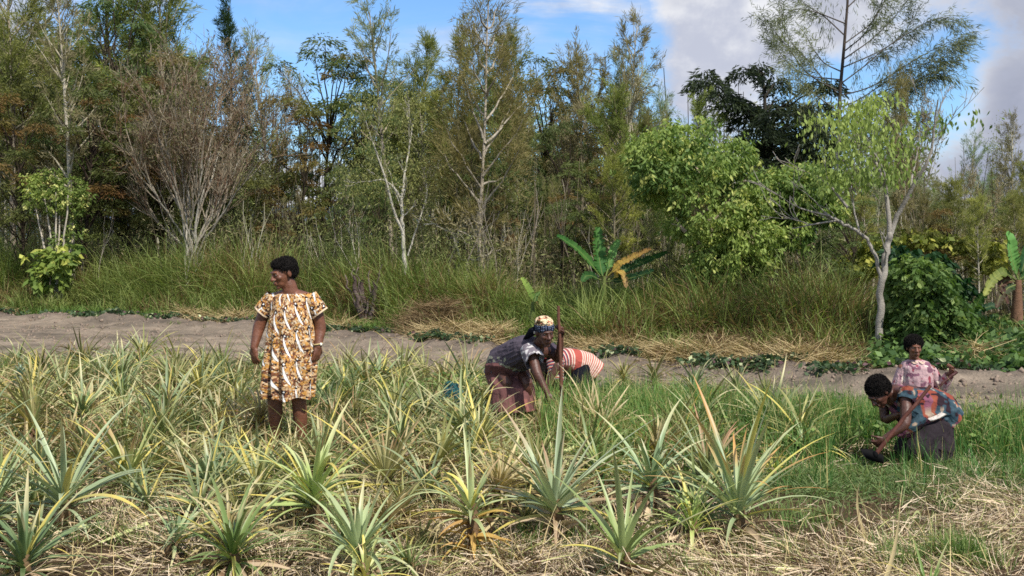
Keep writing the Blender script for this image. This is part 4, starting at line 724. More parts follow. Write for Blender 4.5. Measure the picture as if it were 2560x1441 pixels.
# ------------------------------------------------------------------ the pineapple field
def G(px, py):      # ground point under a pixel of the flat field
    Y = F * H / (py - HZ); return (px - 1280) / F * Y, Y
PG, PG2, PG3 = lin(88, 108, 66), lin(154, 162, 110), lin(104, 124, 84)
PT_RED, PT_TAN, PY_ = lin(190, 140, 108), lin(212, 198, 152), lin(208, 190, 98)
def pineapple(seed, n=34, L=.62, w=.042, crown=.14, lean=(.05, 1.35), droop=(.1, .9), ca=PG, cb=PG2, tips=(PT_TAN, .35), yel=.08, dead=20, fan=None, tipmix=.6, deadc=(lin(224, 202, 168), lin(132, 104, 80))):
    n = int(n * 1.3); L = L * 1.08; lean = (lean[0], lean[1] * 1.12); rng = np.random.default_rng(seed); i = np.arange(n); f = (i + .5) / n; az = i * 2.39996 + rng.normal(0, .25, n)
    le = lean[0] + (lean[1] - lean[0]) * f ** .8 + rng.normal(0, .08, n); le = np.maximum(np.abs(le), .10 + .08 * rng.uniform(0, 1, n)); LL = L * (1 - .25 * f) * rng.uniform(.6, 1.15, n) * np.where(f < .18, rng.uniform(.35, .6, n), 1)
    dr = rng.uniform(droop[0], droop[1], n) * (.4 + f) + rng.uniform(0, .45, n) + np.where(rng.uniform(0, 1, n) < .12, rng.uniform(.8, 1.8, n), 0); z = crown + .10 * (1 - f) * 1.0 + rng.uniform(-.01, .01, n)
    if fan is not None: az = fan + rng.normal(0, .9, n)
    base = np.stack([np.cos(az) * .018, np.sin(az) * .018, z], -1)
    le = le * rng.uniform(.85, 1.15, n); c = cmix(ca, cb, rng.uniform(0, 1, n)); ct = cmix(c, tips[0], np.where(rng.uniform(0, 1, n) < tips[1], rng.uniform(.5, 1, n), .12)); ye = rng.uniform(0, 1, n) < yel
    c0 = np.where(ye[:, None], cmix(PY_, c, .3), c); c1 = np.where(ye[:, None], PY_, ct); mb = MB()
    seg = 9; V, Fc, C = blades(rng, base, az, le, dr, LL, w * .74 * rng.uniform(.7, 1.15, n), seg, c0, c1, gut=.42, pw=2.6, twist=rng.normal(0, .18, n), cj=.1)
    C = C.reshape(n, seg + 1, 3, 3); t = np.linspace(0, 1, seg + 1)[None, :, None, None]; C = np.where(t > .45, C, c0[:, None, None] * np.ones_like(C)) * (1 + .12 * (1 - t)); C[:, :, 1] *= .92
    mb.add(V, Fc, C.reshape(-1, 3)); out = {'leaves': mb.mesh('leaves', M_PINE, True)}
    if dead:
        mb = MB(); a = rng.uniform(0, 6.28, dead); b = np.stack([np.cos(a) * .02, np.sin(a) * .02, rng.uniform(.04, crown, dead)], -1)
        dc = cmix(deadc[0], deadc[1], rng.uniform(0, 1, dead)); mb.add(*blades(rng, b, a, rng.uniform(.9, 2.0, dead), rng.uniform(.3, 1.6, dead), rng.uniform(.15, .38, dead), rng.uniform(.02, .046, dead), 5, dc, dc, gut=.5, twist=rng.normal(0, .6, dead))); out['dead_leaves'] = mb.mesh('dead_leaves', M_DRY, True)
    mb = MB(); t = np.linspace(-.05, crown + .1, 6); mb.add(*tube(np.stack([t * .05, t * 0, t], -1), [.026, .034, .03, .034, .03, .02], 8, lin(104, 84, 62))); out['stem'] = mb.mesh('stem', M_BARK, True)
    return out
def put_pine(meshes, x, y, label, rz=0, s=1.0, group=None, sz=None, tilt=(0, 0)):
    o = empty('pineapple_plant', (x, y, gz1(x, y)), rz, (s, s, sz or s)); o.rotation_euler = (tilt[0], tilt[1], rz); tag(o, label, 'pineapple plant', group)
    for k, me in meshes.items(): obj(k, me, o)
    return o
REDT = (PT_RED, .4); YELT = (PY_, .3)
def front_pines():
    A = [  # px, ground py, seed, scale, kwargs, label
        (160, 1300, 301, 1.0, dict(n=28, L=.74, w=.05, crown=.17, lean=(.12, 1.15), droop=(.2, .9), ca=lin(128, 146, 112), cb=lin(166, 180, 140), tips=(PT_TAN, .15)), 'big open grey-green pineapple plant near the left edge, long arching leaves'),
        (-25, 1330, 202, 1.0, dict(n=36, L=.75, w=.046, crown=.12, cb=lin(170, 184, 140)), 'pineapple plant cut by the left edge of the picture, leaves reaching in'),
        (60, 1480, 203, .95, dict(n=34, L=.6, w=.04, crown=.08, ca=PG3, cb=PG), 'low dark pineapple plant in the bottom left corner'),
        (318, 1235, 204, .98, dict(n=58, L=.7, w=.04, crown=.08, lean=(.05, 1.3), ca=lin(122, 136, 76), cb=lin(170, 172, 112), tips=(PT_RED, .3), yel=.12), 'dense upright tufted pineapple plant right of the big open grey-green one'),
        (582, 1420, 205, 1.0, dict(n=44, L=.5, w=.036, crown=.10, lean=(.05, 1.5), droop=(.2, .9), ca=lin(92, 114, 58), cb=lin(130, 146, 84), yel=.1), 'low dark green bushy pineapple plant below and left of the lime-green one'),
        (785, 1285, 206, 1.0, dict(n=40, L=.66, w=.046, crown=.19, lean=(.05, 1.2), ca=lin(150, 172, 96), cb=lin(190, 200, 140), yel=.1), 'lime-green spiky pineapple plant with pale torn stem in front of the standing woman'),
        (895, 1420, 207, .98, dict(n=32, L=.5, w=.040, crown=.15, lean=(.05, 1.0), droop=(0, .5), ca=lin(140, 156, 112), cb=lin(176, 192, 140)), 'smaller upright pineapple plant below and right of the lime-green one'),
        (965, 1225, 208, 1.05, dict(n=64, L=.66, w=.030, crown=.08, lean=(.05, 1.45), droop=(.0, .5), ca=lin(140, 134, 90), cb=lin(176, 172, 120), tips=(PT_RED, .45)), 'broom-like brownish pineapple plant with narrow leaves fanning to the right'),
        (1178, 1325, 309, .92, dict(n=28, L=.50, w=.040, crown=.24, lean=(.05, 1.3), ca=lin(140, 154, 108), cb=lin(176, 184, 130), tips=(PT_RED, .3), yel=.15, dead=26, deadc=(lin(212, 182, 96), lin(168, 130, 86))), 'leggy pineapple plant with yellow and orange dead leaves hanging from its base'),
        (1388, 1305, 210, 1.0, dict(n=38, L=.70, w=.048, crown=.16, lean=(.14, 1.2), droop=(.0, .55), ca=lin(128, 146, 108), cb=lin(178, 190, 154), tips=(PT_RED, .55), yel=.06), 'largest pineapple plant in the centre front, grey-green leaves with reddish tips'),
        (1558, 1420, 211, 1.0, dict(n=20, L=.62, w=.042, crown=.12, lean=(.05, 1.15), droop=(.1, .7), ca=lin(128, 146, 84), cb=lin(170, 180, 120), yel=.1), 'thin open pineapple plant with few leaves, right of and below the largest one'),
        (1628, 1250, 212, 1.0, dict(n=30, L=.62, w=.040, crown=.18, lean=(.05, 1.25), ca=lin(110, 136, 98), cb=lin(158, 176, 130), yel=.08), 'blue-green pineapple plant behind the thin open one'),
        (1845, 1315, 213, 1.05, dict(n=36, L=.74, w=.042, crown=.14, lean=(.05, .95), droop=(.0, .55), ca=lin(134, 152, 112), cb=lin(176, 186, 140), tips=(lin(204, 138, 76), .5), yel=.1), 'tall pineapple plant with orange-tipped leaves, rightmost of the large front ones'),
        (1730, 1345, 214, .85, dict(n=26, L=.44, w=.036, crown=.12, lean=(.05, 1.0), ca=lin(140, 164, 84), cb=lin(190, 200, 120), yel=.1), 'small bright green pineapple plant left of the orange-tipped one'),
        (915, 1500, 215, .8, dict(n=24, L=.40, w=.034, crown=.1, yel=.4, ca=lin(170, 180, 110), cb=lin(214, 214, 160)), 'small pale yellow pineapple plant cut by the bottom edge'),
        (1935, 1205, 216, .6, dict(n=22, L=.36, w=.036, crown=.08, yel=.6, ca=lin(130, 160, 60), cb=lin(190, 196, 70)), 'tiny yellow-green pineapple sucker beside the cleared ground'),
        (1770, 1245, 217, .95, dict(n=34, L=.64, w=.038, crown=.1, tips=(PT_RED, .5), lean=(.05, 1.0)), 'pineapple plant with pinkish tips just left of and behind the orange-tipped one'),
        (1500, 1215, 218, .9, dict(n=36, L=.5, w=.036, crown=.1, ca=lin(100, 122, 66), cb=lin(140, 154, 90)), 'dark green pineapple plant between the largest and the blue-green ones'),
        (1200, 1130, 219, 1.0, dict(n=40, L=.62, w=.036, crown=.12, ca=lin(110, 120, 74), cb=lin(160, 160, 100), yel=.2), 'pineapple plant with a dark heart below the stooping woman in the grey shirt'),
        (1070, 1255, 220, .85, dict(n=36, L=.5, w=.038, crown=.1, ca=lin(100, 118, 84), cb=lin(140, 152, 112)), 'grey pineapple plant lying low, left of the leggy one'),
        (800, 1175, 221, .95, dict(n=34, L=.6, w=.036, crown=.1, tips=(PT_TAN, .5)), 'pale upright pineapple plant right behind the lime-green one'),
        (560, 1190, 222, .8, dict(n=30, L=.5, w=.036, crown=.08, lean=(.1, .9)), 'small pale pineapple plant left of the standing woman, in the trampled straw'),
        (410, 1120, 223, 1.0, dict(n=44, L=.66, w=.034, crown=.1, lean=(.1, 1.2), tips=(PT_TAN, .5), yel=.12), 'yellowing pineapple plant behind the dense upright tufted one'),
        (2320, 1560, 224, .7, dict(n=30, L=.4, w=.03, crown=.06, ca=lin(90, 120, 54), cb=lin(130, 156, 84)), 'small green clump at the bottom edge, right of centre'),
        (2010, 1150, 225, .8, dict(n=26, L=.5, w=.036, crown=.1, ca=lin(120, 140, 90), cb=lin(160, 176, 120), tips=(PT_TAN, .4)), 'pineapple plant left of the black hoe blade, beyond the yellow-green sucker')]
    POS = []
    for (px, py, seed, s, kw, lab) in A:
        py = py - 8 + kw['crown'] * s * F / (F * H / (py + 20 - HZ)) * .9 if py < 1440 else py; x, y = G(px, py); POS.append((x, y)); put_pine(pineapple(seed, **kw), x, y, lab, 0, s)
    return POS
FRONT = front_pines()
PROT = [pineapple(231, n=40, L=.62, w=.036, tips=(PT_TAN, .5), yel=.06, lean=(.1, 1.4)), pineapple(232, n=34, L=.56, w=.036, ca=lin(108, 114, 66), cb=lin(164, 160, 106), tips=YELT, yel=.12), pineapple(233, n=46, L=.6, w=.030, ca=lin(92, 102, 56), cb=lin(150, 146, 96), tips=REDT, yel=.08),
        pineapple(234, n=30, L=.58, w=.04, ca=lin(98, 118, 82), cb=lin(154, 168, 122)), pineapple(235, n=44, L=.5, w=.032, ca=lin(124, 114, 76), cb=lin(180, 160, 110), tips=(PT_TAN, .8), yel=.2, lean=(.1, 1.4)), pineapple(236, n=36, L=.55, w=.036, ca=lin(96, 118, 66), cb=lin(150, 158, 104), tips=YELT, yel=.06)]
KINDL = ['pale green pineapple plant', 'yellowish pineapple plant', 'reddish-tipped pineapple plant', 'grey-green pineapple plant', 'straw-yellow dried pineapple plant', 'dark green pineapple plant']
PEOPLE_XY = [(-1.80, 9.03), (0.04, 10.14), (.6, 11.4), (3.12, 8.48), (3.8, 10.57)]
def field_pines():
    rng = np.random.default_rng(240); done = list(FRONT); cnt = 0
    hand = [(95, 990, 3), (240, 985, 5), (560, 1010, 3), (500, 960, 1), (620, 1040, 3), (40, 1080, 5), (300, 1060, 0), (470, 1090, 2), (640, 1115, 4), (900, 1090, 2), (1010, 1060, 1), (1290, 1075, 1), (1180, 1045, 1), (1060, 970, 1), (1560, 975, 1), (1640, 985, 2), (1745, 1000, 3), (1860, 1010, 0), (1940, 1030, 1), (1740, 1110, 0), (1080, 1135, 0), (860, 1020, 0), (150, 1150, 4), (700, 1010, 4),
            (1000, 955, 1), (880, 950, 2), (1120, 1000, 4), (1370, 1115, 4), (1450, 1100, 4)]
    P_ = [(*G(a, b), c) for a, b, c in hand]
    for y in np.arange(7.0, 14.6, .36):
        for x in np.arange(-8.2, 5.0, .42):
            xx, yy = x + rng.normal(0, .14), y + rng.normal(0, .12); P_.append((xx, yy, -1))
    for (x, y, k) in P_:
        px = 1280 + x / y * F
        if k < 0:
            if y > float(Yf(x)) - .15 or px < -320 or px > 2000: continue
            p = 1.0 if px < 1250 else (.6 if px < 1500 else .42)
            if px > 1300 and 9.2 < y < 11.8: p = .12
            if px > 1640: p *= .6 if y > 10 else .35
            if px < 1250 and y > 12.2: p *= .55
            if rng.uniform() > p: continue
            if y < 8.3 and px > 1900: continue
        if any((x - a) ** 2 + (y - b) ** 2 < (.27 if k < 0 else .15) ** 2 for a, b in done): continue
        if any(abs(x - a) < .34 and -.42 < y - b < .3 for a, b in PEOPLE_XY): continue
        done.append((x, y)); k = rng.choice(6, p=[.22, .2, .18, .16, .14, .1]) if k < 0 else k; cnt += 1
        zone = 'left of the standing woman' if px < 640 else ('between standing and stooping women' if px < 1210 else ('around the stooping women' if px < 1520 else 'right of the stooping women'))
        depth = 'beside the bare soil' if y > float(Yf(x)) - 1.4 else ('in mid field' if y > 9.3 else 'in the nearer rows')
        put_pine(PROT[k], x, y, KINDL[k] + ' ' + depth + ', ' + zone, rng.uniform(0, 6.28), rng.uniform(.62, 1.02), 'pineapple plants crowded in the middle field', None, tuple(rng.normal(0, .24, 2)))
    print('pineapples', cnt)
field_pines()
def front_fill():
    rng = np.random.default_rng(245); done = list(FRONT)
    for y in np.arange(5.7, 7.4, .30):
        for x in np.arange(-4.2, 1.9, .40):
            xx, yy = x + rng.normal(0, .13), y + rng.normal(0, .1); px = 1280 + xx / yy * F
            if px > 1880 or px < -380 or (xx / yy * F + 1280 > 1250 and yy < 6.3): continue
            if rng.uniform() > (.75 if px < 1400 else .45): continue
            if any(math.hypot(xx - a, yy - b) < .29 for a, b in done): continue
            done.append((xx, yy)); k = rng.choice([0, 1, 2, 3, 4, 5], p=[.2, .15, .15, .15, .2, .15]); near = 'small ' if yy < 6.6 else ''
            put_pine(PROT[k], xx, yy, near + KINDL[k] + ' filling a gap between the large front plants', rng.uniform(0, 6.28), rng.uniform(.45, .8), 'smaller pineapple plants between the large front ones', None, tuple(rng.normal(0, .3, 2)))
front_fill()
def fruit(px, py, Y, s, label):
    rng = np.random.default_rng(int(px)); b = P(px, py, Y); o = empty('pineapple', b, 0, s); tag(o, label, 'pineapple'); mb = MB(); n, m = 22, 16
    for i in range(1):
        a = np.linspace(0, 2 * np.pi, n, endpoint=False); t = np.linspace(0, 1, m); A, T = np.meshgrid(a, t); r = .058 * np.sin(np.pi * np.clip(T * .92 + .06, 0, 1)) ** .45 + .004 * ((np.arange(n)[None] + np.arange(m)[:, None]) % 2)
        V = np.stack([np.cos(A) * r, np.sin(A) * r, T * .16], -1).reshape(-1, 3); i = np.arange(m - 1)[:, None] * n; j = np.arange(n)[None]; mb.add(V, np.stack([i + j, i + (j + 1) % n, i + n + (j + 1) % n, i + n + j], -1).reshape(-1, 4), cmix(lin(60, 78, 66), lin(96, 104, 76), rng.uniform(0, 1, n * m)))
    obj('rind', mb.mesh('rind', M_PINE), o); mb = MB(); k = 26; az = np.arange(k) * 2.4; f = np.arange(k) / k
    mb.add(*blades(rng, np.tile((0, 0, .15), (k, 1)), az, .1 + f * 1.1, .3 + 0 * f, .12 * (1 - .4 * f), .02, 4, lin(92, 122, 100), lin(150, 172, 150), gut=.4)); obj('leaf_crown', mb.mesh('leaf_crown', M_PINE, True), o)
fruit(50, 985, 11.6, 1.25, 'blue-green pineapple fruit with leaf crown standing at the left edge of the field')
fruit(1168, 1120, 8.9, .95, 'small blue-green pineapple fruit below the stooping woman in the grey shirt')
# ---- ground litter and grass
def litter():
    rng = np.random.default_rng(250); mb = MB()
    def scat(n, y0, y1, p=1.0):
        Y = y0 + (y1 - y0) * rng.uniform(0, 1, n) ** p; px = rng.uniform(-420, 2980, n); return px, (px - 1280) / F * Y, Y
    px, X, Y = scat(175000, 4.9, 10.5, .9); q = np.stack([X, Y], -1); d = fbm(q * 1.6, 61, 3); py = HZ + F * H / Y
    dens = np.clip((d - .465) * 8, .03, 1) * .72 * np.clip((10.8 - Y) / 2, .25, 1)
    rs = np.exp(-(((px - 2250) / 420) ** 2 + ((py - 1340) / 75) ** 2)) + np.exp(-(((px - 1350) / 700) ** 2 + ((py - 1440) / 45) ** 2)) + np.exp(-(((px - 480) / 190) ** 2 + ((py - 1310) / 75) ** 2)); dens = np.clip(dens + rs * .9, 0, 1)
    bare = 1.4 * np.exp(-(((px - 1950) / 360) ** 2 + ((py - 1285) / 110) ** 2)) + .7 * np.exp(-(((px - 1240) / 130) ** 2 + ((py - 1330) / 50) ** 2)) + .8 * np.exp(-(((px - 180) / 130) ** 2 + ((py - 1390) / 40) ** 2)); dens = dens * (1 - .96 * np.clip(bare, 0, 1))
    hoe_spot = (px > 2070) & (px < 2280) & (Y > 7.5) & (Y < 9); k = (rng.uniform(0, 1, len(X)) < dens * np.where(hoe_spot, .15, 1)); X, Y, q, rs = X[k], Y[k], q[k], rs[k]; n = len(X)
    z = gz(X, Y) + .01 + rng.uniform(0, 1, n) ** 1.5 * (.03 + .10 * np.clip(fbm(q * 2.2, 65) * 2 - .6 + rs * .4, 0, 1))
    t = rng.uniform(0, 1, n); c = cmix(lin(238, 219, 190), lin(200, 174, 144), t); c = np.where((rng.uniform(0, 1, n) < .4)[:, None], lin(92, 74, 56), c); c = np.where((rng.uniform(0, 1, n) < .12)[:, None], lin(176, 178, 118), c)
    ang = fbm(q * 1.4, 71, 2) * 14 + rng.normal(0, .5, n)
    mb.add(*blades(rng, np.stack([X, Y, z], -1), ang, rng.uniform(1.15, 1.62, n), rng.normal(.1, .8, n), rng.uniform(.04, .24, n), rng.uniform(.0022, .0062, n), 3, c, c, twist=rng.uniform(-1.3, 1.3, n), cj=.15, tipw=.5))
    # springy upright straws
    n = 2600; px, X, Y = scat(n, 5, 9); k = ~((px > 2060) & (px < 2300) & (Y > 7.2)) & ~((px > 1600) & (Y > 6.3) & (rng.uniform(0, 1, n) < .85)); X, Y = X[k], Y[k]; n = len(X); mb.add(*blades(rng, np.stack([X, Y, gz(X, Y)], -1), rng.uniform(0, 6.28, n), rng.uniform(.2, 1.2, n), rng.uniform(.2, 1.6, n), rng.uniform(.15, .5, n), .004, 6, ST, lin(216, 200, 150), twist=rng.uniform(-1, 1, n), cj=.2, tipw=.4))
    o = obj('straw_litter', mb.mesh('straw_litter', M_DRY)); tag(o, 'dry straw litter matted over the soil between the pineapple plants', 'straw', kind='stuff')
    # broad dead pineapple leaves
    mb = MB(); n = 10000; px, X, Y = scat(n, 5, 14, .62); k = ((px < 1950) & ((px < 1400) | (Y < 9))) | ((rng.uniform(0, 1, n) < .12) & (Y < 7.5)); k &= (Y > 7.6) | (rng.uniform(0, 1, n) < .22); X, Y = X[k], Y[k]; k = Y < Yf(X) - .2; X, Y = X[k], Y[k]; n = len(X); c = cmix(lin(204, 186, 140), lin(104, 86, 60), rng.uniform(0, 1, n)); c = np.where((rng.uniform(0, 1, n) < .25)[:, None], lin(196, 200, 140), c)
    mb.add(*blades(rng, np.stack([X, Y, gz(X, Y) + rng.uniform(.01, .14, n)], -1), rng.uniform(0, 6.28, n), np.where(Y > 8, rng.uniform(.2, 1.6, n), rng.uniform(.9, 1.7, n)), rng.normal(.4, .8, n), rng.uniform(.12, .45, n), rng.uniform(.010, .026, n), 5, c, c * .9, gut=.4, twist=rng.normal(0, .7, n)))
    o = obj('fallen_leaves', mb.mesh('fallen_leaves', M_DRY, True)); tag(o, 'withered pineapple leaves fallen among the plants', 'dead leaves', kind='stuff')
    # crumbs of soil
    mb = MB(); n = 3000; px, X, Y = scat(n, 5, 9); s = rng.uniform(.006, .022, n)[:, None, None]; T = np.array([(1, 0, 0), (0, 1, 0), (-1, 0, 0), (0, -1, 0), (0, 0, .9)]); V = (unit(T[None] + rng.normal(0, .35, (n, 5, 3))) * s + np.stack([X, Y, gz(X, Y)], -1)[:, None]).reshape(-1, 3)
    f = (np.array([(0, 1, 4), (1, 2, 4), (2, 3, 4), (3, 0, 4)])[None] + np.arange(n)[:, None, None] * 5).reshape(-1, 3); mb.add(V, f, cmix(lin(112, 92, 72), lin(150, 130, 106), np.repeat(rng.uniform(0, 1, n), 5)))
    o = obj('soil_crumbs', mb.mesh('soil_crumbs', M_FLAT)); tag(o, 'small crumbs of dark soil showing through the straw', 'soil', kind='stuff')
litter()
def field_grass():
    rng = np.random.default_rng(260); mb = MB(); n = 175000; Y = 7.4 + 7.6 * rng.uniform(0, 1, n); px = rng.uniform(-350, 2910, n); X = (px - 1280) / F * Y; py = HZ + F * H / Y
    yf = Yf(X); g = np.full(n, .38); g = np.where(px < 1250, np.where(yf - Y < 2.4, .42, .10), g); g = np.where(px > 1350, np.where(Y > 9.2, .9, .12), g); g = np.where((px > 820) & (px < 1230) & (Y > 10.4), .8, g)
    g = np.where(px > 2030, np.where(Y > 8.35, 1.0, .12), g); g = np.where((px > 1960) & (px <= 2060) & (Y > 8.6), .9, g); g = g * np.clip(fbm(np.stack([X, Y], -1) * 1.3, 81, 3) * 3 - .8, .15, 1)
    k = (rng.uniform(0, 1, n) < g) & (Y < yf + .1 + rng.normal(0, .12, n)); X, Y, px = X[k], Y[k], px[k]; n = len(X); t = fbm(np.stack([X, Y], -1) * 1.6, 83, 3)
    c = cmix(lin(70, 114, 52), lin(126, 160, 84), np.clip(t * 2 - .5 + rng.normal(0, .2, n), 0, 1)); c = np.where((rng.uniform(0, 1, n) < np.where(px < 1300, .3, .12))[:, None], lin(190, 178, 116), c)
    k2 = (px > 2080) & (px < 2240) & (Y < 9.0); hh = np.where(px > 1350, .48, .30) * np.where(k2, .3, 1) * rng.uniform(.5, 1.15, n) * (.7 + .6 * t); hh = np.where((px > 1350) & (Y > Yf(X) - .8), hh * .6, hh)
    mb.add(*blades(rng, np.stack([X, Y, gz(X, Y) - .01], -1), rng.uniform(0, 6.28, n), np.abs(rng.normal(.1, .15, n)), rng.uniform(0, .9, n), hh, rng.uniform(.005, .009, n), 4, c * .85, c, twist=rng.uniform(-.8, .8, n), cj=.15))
    # broad-leaved weeds and taller seed stalks through the grass
    m = 2600; Y2 = rng.uniform(8.3, 13, m); p2 = rng.uniform(700, 2680, m); X2 = (p2 - 1280) / F * Y2; k = (Y2 < Yf(X2) - .8) & ((p2 > 1400) | (Y2 > 10.6)) & ~((p2 > 2080) & (p2 < 2400) & (Y2 < 9)); X2, Y2 = X2[k], Y2[k]; m = len(X2)
    b = np.repeat(np.stack([X2, Y2, gz(X2, Y2) + rng.uniform(.05, .3, m)], -1), 7, 0) + rng.normal(0, .045, (m * 7, 3)); mb.add(*leaves(rng, b, rng.normal(0, 1, (m * 7, 3)) * (1, 1, .5), rng.uniform(.03, .1, m * 7), .03, cmix(lin(62, 92, 44), lin(134, 158, 84), rng.uniform(0, 1, m * 7)), .2))
    j = rng.integers(0, m, 1500); b = np.stack([X2[j], Y2[j], gz(X2[j], Y2[j])], -1) + rng.normal(0, .1, (1500, 3)) * (1, 1, 0); mb.add(*blades(rng, b, rng.uniform(0, 6.28, 1500), np.abs(rng.normal(.15, .2, 1500)), rng.uniform(.2, 1.6, 1500), rng.uniform(.35, .62, 1500), rng.uniform(.004, .012, 1500), 5, lin(90, 116, 60), lin(180, 172, 116), twist=rng.uniform(-1, 1, 1500), tipw=.3))
    # cut green weeds in front of the crouching girl
    n = 9000; px = np.concatenate([rng.normal(2230, 200, n // 2), rng.normal(2080, 120, n // 4), rng.normal(2480, 90, n // 4)]); Y = np.concatenate([rng.normal(7.7, .28, n // 2), rng.normal(7.9, .25, n // 4), rng.normal(8.0, .3, n // 4)]); X = (px - 1280) / F * Y; c = cmix(lin(86, 116, 62), lin(140, 156, 100), rng.uniform(0, 1, n))
    mb.add(*blades(rng, np.stack([X, Y, gz(X, Y) + rng.uniform(0, .06, n)], -1), rng.uniform(0, 6.28, n), rng.uniform(.5, 1.5, n), rng.uniform(0, 1, n), np.where((px > 2070) & (px < 2250), .4, 1) * rng.uniform(.06, .2, n), .006, 3, c * .8, c, twist=rng.uniform(-1, 1, n), cj=.15))
    for (cx, cy, m) in tuple((rng.uniform(0, 2560), rng.uniform(1180, 1440), int(rng.uniform(40, 160))) for _ in range(46)) + ((2400, 1400, 900), (1345, 1360, 300), (450, 1250, 120), (2250, 1430, 250), (740, 1150, 100), (1700, 1430, 120)):
        x, y = G(cx, cy); b = np.stack([x + rng.normal(0, .09, m), y + rng.normal(0, .09, m)], -1); c = cmix(lin(78, 112, 52), lin(140, 158, 90), rng.uniform(0, 1, m)); mb.add(*blades(rng, np.column_stack([b, gz(b[:, 0], b[:, 1])]), rng.uniform(0, 6.28, m), rng.uniform(.1, 1.0, m), rng.uniform(.1, 1, m), rng.uniform(.06, .2, m), .006, 4, c * .8, c))
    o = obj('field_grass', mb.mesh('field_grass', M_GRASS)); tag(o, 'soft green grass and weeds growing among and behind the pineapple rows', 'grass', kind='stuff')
field_grass()
# ------------------------------------------------------------------ people
SKIN, SKIN2 = lin(112, 70, 50), lin(84, 52, 40)
def skin_mat(name, c):
    m, t = new_mat(name); pb = t.nodes.new('ShaderNodeBsdfPrincipled'); tn = t.nodes.new('ShaderNodeTexNoise'); tn.inputs['Scale'].default_value = 14; tn.inputs['Detail'].default_value = 4
    cc = t.nodes.new('ShaderNodeTexCoord'); t.links.new(cc.outputs['Object'], tn.inputs['Vector'])
    t.links.new(mixc(smooth(E(tn.outputs[0]), .35, .7), tuple(x * .78 for x in c), tuple(x * 1.15 for x in c)).v, pb.inputs['Base Color'])
    tb = t.nodes.new('ShaderNodeTexNoise'); tb.inputs['Scale'].default_value = 22; tb.inputs['Detail'].default_value = 5; t.links.new(cc.outputs['Object'], tb.inputs['Vector']); bp = t.nodes.new('ShaderNodeBump'); bp.inputs['Distance'].default_value = .008; t.links.new(tb.outputs[0], bp.inputs['Height']); t.links.new(bp.outputs[0], pb.inputs['Normal'])
    pb.inputs['Roughness'].default_value = .5; pb.inputs['Specular IOR Level'].default_value = .5; pb.inputs['Subsurface Weight'].default_value = .06; pb.inputs['Subsurface Radius'].default_value = (.02, .008, .005)
    o = t.nodes.new('ShaderNodeOutputMaterial'); t.links.new(pb.outputs[0], o.inputs[0]); return m
M_SKIN = skin_mat('skin', SKIN); M_SKIN2 = skin_mat('skin_deep', SKIN2)
M_CLOTH = attr_mat('cloth', 0.08, .9, .1, noise=(9, .16), bump=.03, bscale=11); M_HAIR = attr_mat('hair', 0, .9, .15); M_EYE = attr_mat('eye', 0, .3, .5); M_WOOD = attr_mat('worn_wood', 0, .6, .3, noise=(30, .3), bump=.002, bscale=80); M_IRON = attr_mat('dark_iron', 0, .8, .15, noise=(40, .4))
def ball(c, r, rot=None, n=16, m=10):
    a = np.linspace(0, 2 * np.pi, n, endpoint=False); t = np.linspace(.04, np.pi - .04, m); A, T = np.meshgrid(a, t)
    V = np.stack([np.cos(A) * np.sin(T), np.sin(A) * np.sin(T), np.cos(T)], -1).reshape(-1, 3) * np.broadcast_to(r, 3)
    if rot is not None: V = V @ np.array(rot).T
    V = V + c; i = np.arange(m - 1)[:, None] * n; j = np.arange(n)[None]; F4 = np.stack([i + j, i + n + j, i + n + (j + 1) % n, i + (j + 1) % n], -1).reshape(-1, 4)
    V = np.vstack([V, V[:n].mean(0), V[-n:].mean(0)]); k = np.arange(n); F3 = np.vstack([np.stack([k, (k + 1) % n, np.full(n, n * m)], -1), np.stack([(k + 1) % n + n * (m - 1), k + n * (m - 1), np.full(n, n * m + 1)], -1)])
    return V, F4, F3
